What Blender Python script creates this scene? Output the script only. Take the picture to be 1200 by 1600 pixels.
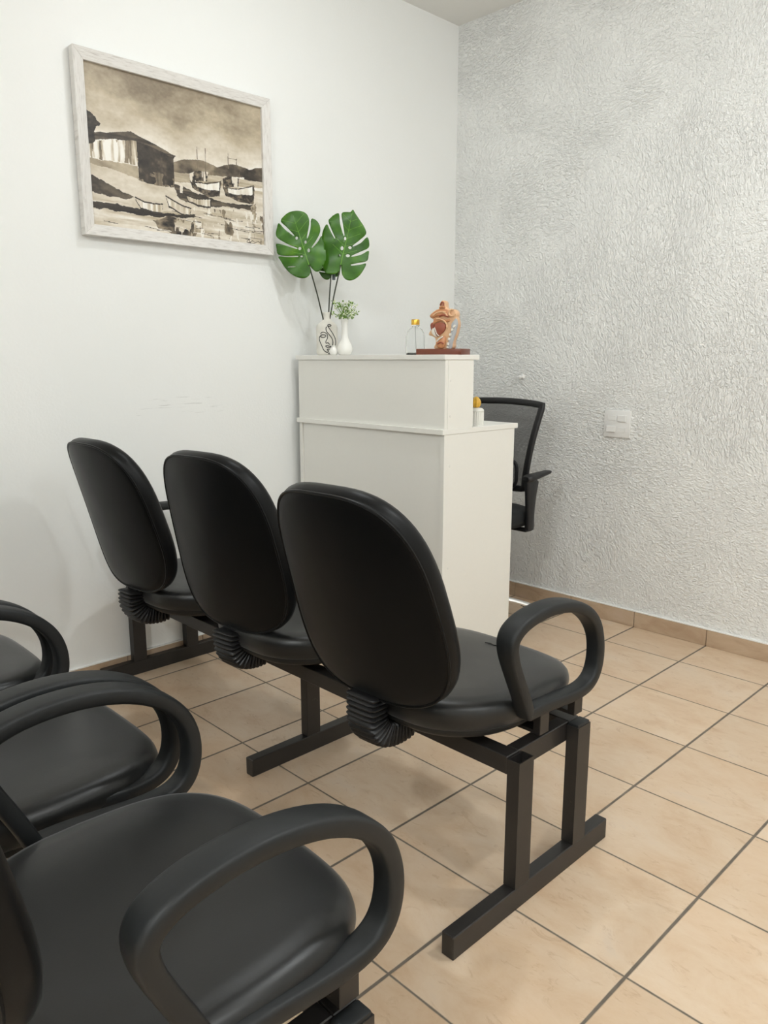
import bpy, bmesh, math, random
import numpy as np
from mathutils import Vector, Matrix
from mathutils.geometry import delaunay_2d_cdt

for _o in list(bpy.data.objects):
    bpy.data.objects.remove(_o, do_unlink=True)
SC = bpy.context.scene
COL = SC.collection

# ------------------------------------------------------------------ camera
cam = bpy.data.objects.new('camera', bpy.data.cameras.new('camera'))
COL.objects.link(cam)
cam.location = (1.191, -0.871, 1.118)
cam.rotation_euler = (math.pi / 2 - 0.195, 0, 0.798)
cam.data.sensor_fit = 'VERTICAL'
cam.data.sensor_height = 36
cam.data.lens = 1206.5 / 1600 * 36
cam.data.clip_start = 0.02
SC.camera = cam

# ------------------------------------------------------------------ light, exposure
SC.view_settings.view_transform = 'Standard'
SC.view_settings.look = 'None'
SC.view_settings.gamma = 1
SC.view_settings.use_curve_mapping = False
SC.view_settings.exposure = 0.0
world = bpy.data.worlds.new('world')
SC.world = world
world.use_nodes = True
world.node_tree.nodes['Background'].inputs[0].default_value = (0.9, 0.95, 1, 1)
world.node_tree.nodes['Background'].inputs[1].default_value = 0.0
CEIL = 2.61
LAMP_COL = (0.93, 0.98, 1.0)
LAMPS = [  # x, y, watts shining down, watts shining all round
    (-0.40, 0.75, 3.6, 5),
    (1.25, 1.05, 7.0, 20),
    (2.45, 0.02, 13.5, 6),
    (2.30, -0.85, 4.0, 8),
    (1.00, -2.00, 4, 50),  # added fill lamp behind the viewer, there to lift the ambient light
]
for lx, ly, wd, wp in LAMPS:
    for kind, watts, dz in (('AREA', wd, 0.05), ('POINT', wp, 0.11)):
        ld = bpy.data.lights.new('ceiling_lamp', kind)
        ld.energy = watts
        ld.color = LAMP_COL
        if kind == 'AREA':
            ld.shape = 'DISK'
            ld.size = 0.13
        else:
            ld.shadow_soft_size = 0.045
        lo = bpy.data.objects.new('ceiling_lamp', ld)
        lo.location = (lx, ly, CEIL - dz)
        COL.objects.link(lo)

# ------------------------------------------------------------------ material helpers
def lin(r, g, b):
    f = lambda v: v / 12.92 if v <= 0.04045 else ((v + 0.055) / 1.055) ** 2.4
    return (f(r / 255), f(g / 255), f(b / 255), 1)

class NT:
    def __init__(self, name):
        self.m = bpy.data.materials.new(name)
        self.m.use_nodes = True
        self.t = self.m.node_tree
        self.b = self.t.nodes['Principled BSDF']
    def n(self, typ, **kw):
        nd = self.t.nodes.new(typ)
        for k, v in kw.items():
            setattr(nd, k, v)
        return nd
    def set(self, sock, v):
        if hasattr(v, 'links') or isinstance(v, bpy.types.NodeSocket):
            self.t.links.new(v, sock)
        else:
            sock.default_value = v
    def math(self, op, a, b=0.0, c=None):
        nd = self.n('ShaderNodeMath', operation=op)
        self.set(nd.inputs[0], a)
        self.set(nd.inputs[1], b)
        if c is not None:
            self.set(nd.inputs[2], c)
        return nd.outputs[0]
    def mix(self, f, a, b):
        nd = self.n('ShaderNodeMix', data_type='RGBA')
        self.set(nd.inputs[0], f)
        self.set(nd.inputs[6], a)
        self.set(nd.inputs[7], b)
        return nd.outputs[2]
    def coord(self, out='Object'):
        return self.n('ShaderNodeTexCoord').outputs[out]
    def mapping(self, vec, scale=(1, 1, 1), rot=(0, 0, 0), loc=(0, 0, 0)):
        nd = self.n('ShaderNodeMapping')
        self.set(nd.inputs[0], vec)
        nd.inputs['Scale'].default_value = scale
        nd.inputs['Rotation'].default_value = rot
        nd.inputs['Location'].default_value = loc
        return nd.outputs[0]
    def noise(self, vec, scale, detail=3, rough=0.5, dist=0.0):
        nd = self.n('ShaderNodeTexNoise')
        self.set(nd.inputs['Vector'], vec)
        nd.inputs['Scale'].default_value = scale
        nd.inputs['Detail'].default_value = detail
        nd.inputs['Roughness'].default_value = rough
        nd.inputs['Distortion'].default_value = dist
        return nd.outputs['Fac']
    def ramp(self, f, stops):
        nd = self.n('ShaderNodeValToRGB')
        self.set(nd.inputs[0], f)
        el = nd.color_ramp.elements
        el[0].position, el[0].color = stops[0]
        el[1].position, el[1].color = stops[-1]
        for p, c in stops[1:-1]:
            e = el.new(p)
            e.color = c
        return nd.outputs[0]
    def bump(self, h, strength, dist):
        nd = self.n('ShaderNodeBump')
        nd.inputs['Strength'].default_value = strength
        nd.inputs['Distance'].default_value = dist
        self.set(nd.inputs['Height'], h)
        self.set(self.b.inputs['Normal'], nd.outputs[0])
    def base(self, c, rough=0.5, metal=0.0, spec=None):
        self.set(self.b.inputs['Base Color'], c)
        self.set(self.b.inputs['Roughness'], rough)
        self.b.inputs['Metallic'].default_value = metal
        if spec is not None:
            self.b.inputs['Specular IOR Level'].default_value = spec
        return self

def simple(name, c, rough=0.5, metal=0.0, spec=None, nscale=0, nstr=0.1, ndist=0.001, var=0.06):
    m = NT(name)
    if nscale:
        f = m.noise(m.coord(), nscale, 4)
        dark = tuple(v * (1 - var) for v in c[:3]) + (1,)
        lite = tuple(min(1, v * (1 + var)) for v in c[:3]) + (1,)
        m.base(m.mix(f, dark, lite), rough, metal, spec)
        m.bump(f, nstr, ndist)
    else:
        f = m.noise(m.coord(), 14, 2)
        dark = tuple(v * 0.97 for v in c[:3]) + (1,)
        m.base(m.mix(f, dark, c), rough, metal, spec)
    return m.m

# ------------------------------------------------------------------ materials
def mat_floor():
    m = NT('beige_ceramic_tiles')
    co = m.coord()
    sep = m.n('ShaderNodeSeparateXYZ')
    m.set(sep.inputs[0], co)
    wob = m.noise(co, 25, 2)
    fx = m.math('DIVIDE', sep.outputs[0], 0.31)
    fy = m.math('DIVIDE', sep.outputs[1], 0.3075)
    def edge(f, jit):
        fr = m.math('SUBTRACT', m.math('FRACT', m.math('ADD', f, 0.5)), 0.5)
        a = m.math('ABSOLUTE', fr)
        return m.math('ADD', a, m.math('MULTIPLY', m.math('SUBTRACT', wob, 0.5), jit))
    ex, ey = edge(fx, 0.004), edge(fy, 0.004)
    gx = m.ramp(ex, [(0.0095, (1, 1, 1, 1)), (0.0125, (0, 0, 0, 1))])
    gy = m.ramp(ey, [(0.0060, (1, 1, 1, 1)), (0.0090, (0, 0, 0, 1))])
    g = m.math('MAXIMUM', gx, gy)
    cell = m.n('ShaderNodeCombineXYZ')
    m.set(cell.inputs[0], m.math('FLOOR', fx))
    m.set(cell.inputs[1], m.math('FLOOR', fy))
    wn = m.n('ShaderNodeTexWhiteNoise', noise_dimensions='3D')
    m.set(wn.inputs[0], cell.outputs[0])
    off = m.n('ShaderNodeVectorMath', operation='MULTIPLY_ADD')
    m.set(off.inputs[0], wn.outputs['Color'])
    off.inputs[1].default_value = (7, 7, 7)
    m.set(off.inputs[2], co)
    v = off.outputs[0]
    st = m.mapping(v, scale=(1.0, 1.7, 1), rot=(0, 0, 0.5))
    n1 = m.noise(st, 6, 7, 0.68, 0.4)
    n2 = m.noise(v, 3, 3)
    n3 = m.noise(m.mapping(v, scale=(1, 2.2, 1), rot=(0, 0, 0.6)), 13, 7, 0.72, 1.6)
    cA = m.ramp(n1, [(0.28, lin(203, 171, 139)), (0.46, lin(214, 188, 159)), (0.60, lin(219, 196, 170)), (0.75, lin(213, 193, 172))])
    cB = m.mix(m.math('MULTIPLY', m.ramp(n2, [(0.45, (0, 0, 0, 1)), (0.7, (1, 1, 1, 1))]), 0.35), cA, lin(213, 179, 143))
    vein = m.ramp(n3, [(0.34, (1, 1, 1, 1)), (0.43, (0, 0, 0, 1))])
    cC = m.mix(m.math('MULTIPLY', vein, 0.42), cB, lin(181, 146, 113))
    tone = m.math('MULTIPLY_ADD', wn.outputs['Value'], 0.09, 0.895)
    hs = m.n('ShaderNodeHueSaturation')
    m.set(hs.inputs['Value'], tone)
    m.set(hs.inputs['Color'], cC)
    gc = m.mix(m.noise(co, 40, 3), lin(84, 76, 68), lin(126, 116, 103))
    m.base(m.mix(g, hs.outputs[0], gc), m.mix(g, (0.34, 0.34, 0.34, 1), (0.9, 0.9, 0.9, 1)))
    h = m.math('MULTIPLY_ADD', n3, 0.05, m.math('SUBTRACT', 1.0, g))
    m.bump(h, 0.6, 0.0015)
    return m.m

def mat_skirting():
    m = NT('beige_skirting_tile')
    co = m.coord()
    n1 = m.noise(m.mapping(co, scale=(1, 1, 2.5)), 7, 6, 0.6, 0.8)
    m.base(m.ramp(n1, [(0.3, lin(176, 150, 124)), (0.55, lin(192, 168, 142)), (0.75, lin(200, 178, 156))]), 0.4)
    return m.m

def mat_smooth_wall():
    m = NT('smooth_white_paint')
    co = m.coord()
    n = m.noise(co, 2.2, 4)
    fine = m.noise(co, 120, 3)
    c = m.mix(n, lin(240, 241, 238), lin(244, 244, 242))
    # a few grey scuffs rubbed into the paint at chair-back height
    sep = m.n('ShaderNodeSeparateXYZ')
    m.set(sep.inputs[0], co)
    st = m.noise(m.mapping(co, scale=(1, 3, 60)), 3.0, 4, 0.6)
    def band(v, lo, hi):
        return m.math('MULTIPLY', m.math('GREATER_THAN', v, lo), m.math('LESS_THAN', v, hi))
    msk = m.math('MULTIPLY', band(sep.outputs[1], 0.40, 0.76), band(sep.outputs[2], 0.925, 0.985))
    sc = m.math('MULTIPLY', msk, m.ramp(st, [(0.60, (0, 0, 0, 1)), (0.66, (0.5, 0.5, 0.5, 1))]))
    m.base(m.mix(sc, c, lin(190, 190, 186)), 0.6)
    m.bump(m.math('ADD', fine, m.math('MULTIPLY', m.noise(co, 9, 4), 3.0)), 0.22, 0.0022)
    return m.m

def mat_stucco():
    m = NT('white_trowelled_stucco')
    co = m.coord()
    warp = m.n('ShaderNodeTexNoise')
    m.set(warp.inputs['Vector'], co)
    warp.inputs['Scale'].default_value = 2.3
    warp.inputs['Detail'].default_value = 2
    vm = m.n('ShaderNodeVectorMath', operation='MULTIPLY_ADD')
    m.set(vm.inputs[0], warp.outputs['Color'])
    vm.inputs[1].default_value = (0.16, 0.0, 0.16)
    m.set(vm.inputs[2], co)
    # short trowel ridges whose direction drifts over the wall, over a fine grain
    a = m.noise(m.mapping(vm.outputs[0], scale=(1.0, 1, 1.9), rot=(0, 0.6, 0)), 66, 3, 0.55, 0.6)
    b = m.noise(m.mapping(vm.outputs[0], scale=(1.9, 1, 1.0), rot=(0, -0.5, 0)), 64, 3, 0.55, 0.6)
    k = m.noise(co, 1.6, 2)
    h = m.mix(m.ramp(k, [(0.40, (0, 0, 0, 1)), (0.60, (1, 1, 1, 1))]), a, b)
    h = m.ramp(h, [(0.36, (0, 0, 0, 1)), (0.50, (0.35, 0.35, 0.35, 1)), (0.66, (1, 1, 1, 1))])
    h2 = m.math('ADD', h, m.math('MULTIPLY', m.noise(co, 150, 2), 0.4))
    m.base(m.mix(m.noise(co, 3, 3), lin(240, 240, 237), lin(244, 244, 241)), 0.7)
    m.bump(h2, 1.0, 0.0043)
    return m.m

def mat_vinyl(name, c1, c2, rough, spec, sheen):
    m = NT(name)
    co = m.coord()
    f = m.noise(co, 420, 2)
    p = m.noise(co, 9, 3)
    m.base(m.mix(p, c1, c2), m.math('MULTIPLY_ADD', p, 0.12, rough), spec=spec)
    m.b.inputs['Sheen Weight'].default_value = sheen
    m.b.inputs['Sheen Roughness'].default_value = 0.45
    m.bump(f, 0.12, 0.0006)
    return m.m

def mat_black_plastic():
    m = NT('worn_black_plastic')
    co = m.coord()
    f = m.noise(co, 260, 2)
    p = m.noise(co, 16, 4)
    m.base(m.mix(p, lin(22, 24, 25), lin(31, 33, 34)), m.math('MULTIPLY_ADD', p, 0.15, 0.42), spec=0.35)
    m.bump(f, 0.10, 0.0006)
    return m.m

def mat_steel():
    m = NT('black_painted_steel')
    co = m.coord()
    p = m.noise(co, 30, 4)
    w = m.ramp(m.noise(co, 55, 5, 0.65), [(0.66, (0, 0, 0, 1)), (0.74, (1, 1, 1, 1))])
    m.base(m.mix(m.math('MULTIPLY', w, 0.35), m.mix(p, lin(30, 28, 27), lin(40, 37, 35)), lin(84, 76, 68)), 0.42, spec=0.5)
    m.bump(p, 0.15, 0.0006)
    return m.m

def mat_frame_wood():
    m = NT('whitewashed_wood')
    co = m.coord()
    g = m.noise(m.mapping(co, scale=(1, 5, 60)), 5, 5, 0.65)
    m.base(m.ramp(g, [(0.30, lin(190, 184, 178)), (0.45, lin(222, 218, 213)), (0.7, lin(232, 229, 225))]), 0.6)
    m.bump(g, 0.3, 0.001)
    return m.m

def mat_frame_wood_v():
    m = NT('whitewashed_wood_upright')
    co = m.coord()
    g = m.noise(m.mapping(co, scale=(1, 60, 5)), 5, 5, 0.65)
    m.base(m.ramp(g, [(0.30, lin(190, 184, 178)), (0.45, lin(222, 218, 213)), (0.7, lin(232, 229, 225))]), 0.6)
    m.bump(g, 0.3, 0.001)
    return m.m

def mat_painting():
    m = NT('sepia_oil_paint')
    at = m.n('ShaderNodeVertexColor', layer_name='Col')
    m.base(at.outputs[0], 0.5)
    m.bump(m.noise(m.coord(), 160, 4), 0.25, 0.0008)
    return m.m

def mat_glass(name, tint=(0.97, 0.985, 0.985, 1), rough=0.02):
    m = NT(name)
    f = m.noise(m.coord(), 6, 1)
    m.base(m.mix(f, tint, (1, 1, 1, 1)), rough)
    m.b.inputs['Transmission Weight'].default_value = 1.0
    m.b.inputs['IOR'].default_value = 1.2
    return m.m

def mat_mesh():
    m = NT('black_mesh_fabric')
    co = m.coord()
    sep = m.n('ShaderNodeSeparateXYZ')
    m.set(sep.inputs[0], co)
    def thread(v, fq):
        return m.math('ABSOLUTE', m.math('SINE', m.math('MULTIPLY', v, fq)))
    a = m.math('MINIMUM', thread(sep.outputs[0], 1100), thread(sep.outputs[2], 1100))
    hole = m.math('GREATER_THAN', a, 0.63)
    m.base(lin(36, 37, 39), 0.7)
    m.set(m.b.inputs['Alpha'], m.math('SUBTRACT', 1.0, hole))
    return m.m

def mat_leaf():
    m = NT('glossy_green_leaf')
    co = m.coord()
    n = m.noise(co, 18, 4)
    m.base(m.ramp(n, [(0.3, lin(38, 84, 0)), (0.55, lin(56, 108, 2)), (0.75, lin(82, 130, 8))]), 0.34)
    m.b.inputs['Transmission Weight'].default_value = 0.0
    m.bump(m.noise(co, 60, 2), 0.1, 0.001)
    return m.m

M = dict(
    floor=mat_floor(), skirt=mat_skirting(), wall=mat_smooth_wall(), stucco=mat_stucco(),
    ceiling=simple('white_ceiling_paint', lin(242, 241, 237), 0.75, nscale=40, nstr=0.1, var=0.01),
    vinyl=mat_vinyl('black_back_vinyl', lin(3, 4, 5), lin(6, 7, 8), 0.34, 0.2, 0.04),
    seat_vinyl=mat_vinyl('worn_black_seat_vinyl', lin(11, 12, 12), lin(16, 17, 17), 0.32, 0.5, 0.16), plastic=mat_black_plastic(), steel=mat_steel(),
    rubber=simple('ribbed_black_rubber', lin(22, 22, 23), 0.45, nscale=120),
    laminate=simple('white_laminate', lin(238, 236, 229), 0.38, nscale=90, nstr=0.04, var=0.012),
    edge=simple('laminate_edge_band', lin(236, 234, 228), 0.35),
    wood_h=mat_frame_wood(), wood_v=mat_frame_wood_v(), paint=mat_painting(),
    switch=simple('white_switch_plastic', lin(236, 235, 232), 0.3),
    ceramic=simple('white_glazed_ceramic', lin(240, 238, 232), 0.18, nscale=30, nstr=0.02, var=0.01),
    speckle=simple('cream_ceramic', lin(232, 228, 218), 0.45, nscale=200, nstr=0.05, var=0.03),
    ink=simple('black_ink_line', lin(22, 22, 22), 0.5),
    leaf=mat_leaf(),
    vein=simple('pale_leaf_vein', lin(120, 170, 66), 0.4),
    stem=simple('dark_plant_stem', lin(62, 66, 52), 0.5),
    tag=simple('grey_plastic_tag', lin(96, 102, 108), 0.4),
    blossom=simple('pale_flower', lin(226, 234, 196), 0.6),
    sprig=simple('small_green_leaf', lin(110, 146, 58), 0.6),
    glass=mat_glass('clear_glass'),
    gold=simple('gold_metal', lin(222, 178, 82), 0.28, 1.0),
    tube=simple('clear_plastic_tube', lin(214, 216, 214), 0.3),
    mahogany=simple('reddish_brown_wood', lin(112, 58, 38), 0.35, nscale=40, nstr=0.05, var=0.12),
    flesh=simple('orange_brown_model_paint', lin(196, 136, 94), 0.3, nscale=60, nstr=0.08, var=0.14),
    flesh_pale=simple('pale_tan_model_paint', lin(222, 180, 140), 0.3, nscale=50, nstr=0.05, var=0.08),
    flesh_red=simple('brick_red_model_paint', lin(146, 78, 58), 0.3, nscale=50, nstr=0.05, var=0.12),
    bone=simple('grey_bone_paint', lin(176, 178, 180), 0.35, nscale=70, var=0.08),
    cream=simple('cream_bone_paint', lin(232, 226, 214), 0.35),
    candle=simple('white_ribbed_ceramic', lin(240, 238, 230), 0.3),
    yellow=simple('golden_yellow_glaze', lin(228, 178, 62), 0.3, nscale=120, nstr=0.2, var=0.2),
    fabric=simple('black_seat_fabric', lin(26, 28, 30), 0.85, nscale=300, nstr=0.2),
    chair_black=simple('black_nylon', lin(24, 24, 26), 0.45, nscale=150),
    chrome=simple('polished_chrome', (0.85, 0.85, 0.85, 1), 0.1, 1.0),
    mesh=mat_mesh(),
    crack=simple('torn_vinyl_edge', lin(12, 12, 12), 0.9),
    dark=simple('dark_hollow', lin(12, 11, 10), 0.8),
)
# glowing diffuser of the ceiling lamps
_e = NT('glowing_opal_disc')
_e.base(lin(250, 248, 244), 0.5)
_e.b.inputs['Emission Color'].default_value = LAMP_COL + (1,)
_e.b.inputs['Emission Strength'].default_value = 3.0
M['opal'] = _e.m

# ------------------------------------------------------------------ scene graph helpers
def link(name, me, parent=None, loc=None):
    o = bpy.data.objects.new(name, me)
    COL.objects.link(o)
    if parent is not None:
        o.parent = parent
    if loc is not None:
        o.location = loc
    return o

def tag(o, label, cat=None, group=None, kind=None):
    o['label'] = label
    if cat:
        o['category'] = cat
    if group:
        o['group'] = group
    if kind:
        o['kind'] = kind
    return o

def thing(name, label, cat, loc, group=None, rz=0.0):
    o = bpy.data.objects.new(name, None)
    o.empty_display_size = 0.05
    COL.objects.link(o)
    o.location = loc
    o.rotation_euler = (0, 0, rz)
    return tag(o, label, cat, group)

def mesh_from(name, verts, faces, mat, parent=None, smooth=True, shift=(0, 0, 0), bevel=0.0, mats=None, seg=2, angle=35, loc=None):
    """one mesh object; verts are given in the parent's space plus shift"""
    me = bpy.data.meshes.new(name)
    vs = [(v[0] - shift[0], v[1] - shift[1], v[2] - shift[2]) for v in verts]
    me.from_pydata(vs, [], faces)
    bm = bmesh.new()
    bm.from_mesh(me)
    bmesh.ops.remove_doubles(bm, verts=bm.verts, dist=1e-6)
    bmesh.ops.recalc_face_normals(bm, faces=bm.faces)
    if bevel > 0:
        es = [e for e in bm.edges if len(e.link_faces) == 2 and e.calc_face_angle(0) > 0.5]
        bmesh.ops.bevel(bm, geom=es, offset=bevel, segments=seg, affect='EDGES', profile=0.5)
    for f in bm.faces:
        f.smooth = smooth
    bm.to_mesh(me)
    bm.free()
    me.materials.append(mat)
    if smooth:
        me.set_sharp_from_angle(angle=math.radians(angle))
    return link(name, me, parent, loc)

class MB:
    """collects shapes that together make ONE part"""
    def __init__(self):
        self.v, self.f = [], []
    def add(self, v, f):
        o = len(self.v)
        self.v += [tuple(p) for p in v]
        self.f += [tuple(i + o for i in q) for q in f]
        return self
    def box(self, x0, x1, y0, y1, z0, z1):
        v = [(x, y, z) for z in (z0, z1) for y in (y0, y1) for x in (x0, x1)]
        return self.add(v, [(0, 2, 3, 1), (4, 5, 7, 6), (0, 1, 5, 4), (2, 6, 7, 3), (0, 4, 6, 2), (1, 3, 7, 5)])
    def tube(self, pts, r, n=10, closed=False, caps=True):
        pts = [Vector(p) for p in pts]
        N = len(pts)
        rad = r if isinstance(r, (list, tuple)) else [r] * N
        up = None
        V, Fc = [], []
        for i in range(N):
            a = pts[(i - 1) % N] if (closed or i > 0) else pts[i]
            b = pts[(i + 1) % N] if (closed or i < N - 1) else pts[i]
            t = (b - a).normalized()
            if up is None:
                up = t.orthogonal().normalized()
            up = (up - t * up.dot(t)).normalized()
            sd = t.cross(up)
            for k in range(n):
                an = 2 * math.pi * k / n
                V.append(pts[i] + (up * math.cos(an) + sd * math.sin(an)) * rad[i])
        for i in range(N if closed else N - 1):
            j = (i + 1) % N
            for k in range(n):
                l = (k + 1) % n
                Fc.append((i * n + k, i * n + l, j * n + l, j * n + k))
        if caps and not closed:
            Fc.append(tuple(range(n - 1, -1, -1)))
            Fc.append(tuple((N - 1) * n + k for k in range(n)))
        return self.add(V, Fc)
    def lathe(self, prof, n=36, c=(0, 0, 0), flute=0.0, nf=0):
        V, Fc = [], []
        for r, z in prof:
            for k in range(n):
                an = 2 * math.pi * k / n
                rr = r * (1 + (flute * math.cos(nf * an) if nf else 0))
                V.append((c[0] + rr * math.cos(an), c[1] + rr * math.sin(an), c[2] + z))
        for i in range(len(prof) - 1):
            for k in range(n):
                l = (k + 1) % n
                Fc.append((i * n + k, i * n + l, (i + 1) * n + l, (i + 1) * n + k))
        if prof[0][0] > 1e-5:
            Fc.append(tuple(range(n - 1, -1, -1)))
        if prof[-1][0] > 1e-5:
            Fc.append(tuple((len(prof) - 1) * n + k for k in range(n)))
        return self.add(V, Fc)
    def ball(self, c, r, n=12, sz=1.0):
        prof = [(max(r * math.sin(math.pi * i / n), 1e-6), -r * sz * math.cos(math.pi * i / n)) for i in range(n + 1)]
        return self.lathe(prof, n * 2, c)
    def prism(self, poly, y0, y1):
        """outline in x,z extruded along y"""
        n = len(poly)
        V = [(p[0], y0, p[1]) for p in poly] + [(p[0], y1, p[1]) for p in poly]
        Fc = [tuple(range(n)), tuple(range(2 * n - 1, n - 1, -1))]
        Fc += [(i, i + n, (i + 1) % n + n, (i + 1) % n) for i in range(n)]
        return self.add(V, Fc)
    def build(self, name, mat, parent=None, **kw):
        return mesh_from(name, self.v, self.f, mat, parent, **kw)

def spline(pts, n=8, closed=False):
    P = [Vector(p) for p in pts]
    N = len(P)
    out = []
    for i in range(N if closed else N - 1):
        g = lambda k: P[k % N] if closed else P[max(0, min(N - 1, k))]
        p0, p1, p2, p3 = g(i - 1), g(i), g(i + 1), g(i + 2)
        for j in range(n):
            t = j / n
            out.append(0.5 * ((2 * p1) + (p2 - p0) * t + (2 * p0 - 5 * p1 + 4 * p2 - p3) * t * t + (3 * p1 - p0 - 3 * p2 + p3) * t ** 3))
    if not closed:
        out.append(P[-1])
    return out

def structure(name, mb, mat, label, smooth=False, **kw):
    o = mb.build(name, mat, smooth=smooth, **kw)
    o['kind'] = 'structure'
    o['label'] = label
    return o

# ------------------------------------------------------------------ the room
WX, WY, RX, FY = -1.352, 2.085, 3.2, -2.9
structure('floor', MB().box(WX - 0.1, RX + 0.1, FY - 0.1, WY + 0.1, -0.05, 0), M['floor'], 'beige ceramic tile floor with dark grout')
structure('ceiling', MB().box(WX - 0.1, RX + 0.1, FY - 0.1, WY + 0.1, CEIL, CEIL + 0.05), M['ceiling'], 'plain white ceiling')
structure('wall_left', MB().box(WX - 0.1, WX, FY, WY, 0, CEIL), M['wall'], 'smooth white painted wall with the framed picture')
structure('wall_back', MB().box(WX - 0.1, RX + 0.1, WY, WY + 0.1, 0, CEIL), M['stucco'], 'white wall with rough trowelled stucco')
structure('wall_right', MB().box(RX, RX + 0.1, FY, WY, 0, CEIL), M['wall'], 'plain white wall')
structure('wall_front', MB().box(WX - 0.1, RX + 0.1, FY - 0.1, FY, 0, CEIL), M['wall'], 'plain white wall behind the viewer')
sk = MB()
x = -0.309 - 0.31 * 4
edges = [WX + 0.009] + [k * 0.31 for k in range(-4, 11)] + [RX]
for a, b in zip(edges[:-1], edges[1:]):
    sk.box(a + 0.0012, b - 0.0012, WY - 0.010, WY, 0, 0.068)
structure('baseboard_back', sk, M['skirt'], 'beige tile skirting along the stucco wall', bevel=0.0015, seg=1)
sk2 = MB()
ye = [FY] + [k * 0.3075 for k in range(-9, 7)] + [WY - 0.011]
for a, b in zip(ye[:-1], ye[1:]):
    sk2.box(WX, WX + 0.009, a + 0.0012, b - 0.0012, 0, 0.068)
structure('baseboard_left', sk2, M['skirt'], 'beige tile skirting along the smooth wall', bevel=0.0015, seg=1)
caulk = MB().box(WX + 0.0, RX, WY - 0.011, WY, 0.0682, 0.072)
structure('trim_1', caulk, M['ceiling'], 'white filler line on top of the skirting by the stucco wall')
caulk = MB().box(WX, WX + 0.010, FY, WY - 0.012, 0.0682, 0.072)
structure('trim_2', caulk, M['ceiling'], 'white filler line on top of the skirting by the smooth wall')

for i, (lx, ly, wd, wp) in enumerate(LAMPS):
    t = thing('ceiling_light', ['round ceiling light nearest the reception desk', 'round ceiling light above the open floor by the stucco wall',
                                'round ceiling light opposite the front bench', 'round ceiling light opposite the nearest bench',
                                'added round fill light on the ceiling behind the viewer'][i],
              'ceiling light', (lx, ly, CEIL), 'round ceiling lights')
    MB().lathe([(0.070, -0.040), (0.090, -0.040), (0.096, -0.030), (0.096, 0), (0.070, 0), (0.070, -0.040)], 40).build('frame', M['switch'], t)
    MB().lathe([(1e-6, -0.036), (0.0695, -0.036), (0.0695, -0.028), (1e-6, -0.028)], 40).build('diffuser', M['opal'], t)

# ------------------------------------------------------------------ waiting benches
def sgnpow(a, e):
    return math.copysign(abs(a) ** e, a)

def superloop(n_exp, N):
    out = []
    for i in range(N):
        t = 2 * math.pi * i / N
        out.append((sgnpow(math.cos(t), 2 / n_exp), sgnpow(math.sin(t), 2 / n_exp)))
    return out

def ring_solid(rings, centre_a, centre_b):
    """rings: list of equal-length closed loops, capped by two pole points"""
    V = [centre_a]
    N = len(rings[0])
    for r in rings:
        V += r
    V.append(centre_b)
    Fc = []
    for k in range(N):
        Fc.append((0, 1 + (k + 1) % N, 1 + k))
    for i in range(len(rings) - 1):
        for k in range(N):
            l = (k + 1) % N
            a = 1 + i * N
            b = a + N
            Fc.append((a + k, a + l, b + l, b + k))
    last = 1 + (len(rings) - 1) * N
    for k in range(N):
        Fc.append((last + k, last + (k + 1) % N, len(V) - 1))
    return V, Fc

BH, BW, BTAP, BN, BBOW, BZ = 0.4768, 0.3987, 0.0852, 3.12, 0.0355, 0.4322

def back_point(u, v, w, x0, y0, tilt, yaw):
    h = (v + 1) / 2 * BH
    X = u * BW / 2 * (1 - BTAP * v)
    Y = -math.sin(tilt) * h + BBOW * u * u - 0.0046 * v * v + math.cos(tilt) * w
    Z = BZ + math.cos(tilt) * h + math.sin(tilt) * w
    c, s = math.cos(yaw), math.sin(yaw)
    return (X * c - Y * s + x0, X * s + Y * c + y0, Z)

def make_backrest(x0, y0, tilt, yaw, par, org):
    N = 72
    lp = superloop(BN, N)
    prof = [(0.25, -0.004), (0.5, -0.004), (0.75, -0.003), (0.9, -0.0015), (0.965, 0.0), (0.99, 0.003), (1.0, 0.008),
            (1.01, 0.018), (1.005, 0.030), (0.985, 0.040), (0.95, 0.048), (0.88, 0.054), (0.75, 0.058), (0.5, 0.061), (0.25, 0.062)]
    rings = [[back_point(u * r, v * r, w, x0, y0, tilt, yaw) for u, v in lp] for r, w in prof]
    V, Fc = ring_solid(rings, back_point(0, 0, -0.004, x0, y0, tilt, yaw), back_point(0, 0, 0.062, x0, y0, tilt, yaw))
    b = mesh_from('backrest', V, Fc, M['vinyl'], par, shift=org, angle=60)
    pip = MB().tube([back_point(u * 0.985, v * 0.985, 0.0015, x0, y0, tilt, yaw) for u, v in lp], 0.0032, 6, closed=True)
    pip.build('piping', M['vinyl'], b, shift=org)
    return b

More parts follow.
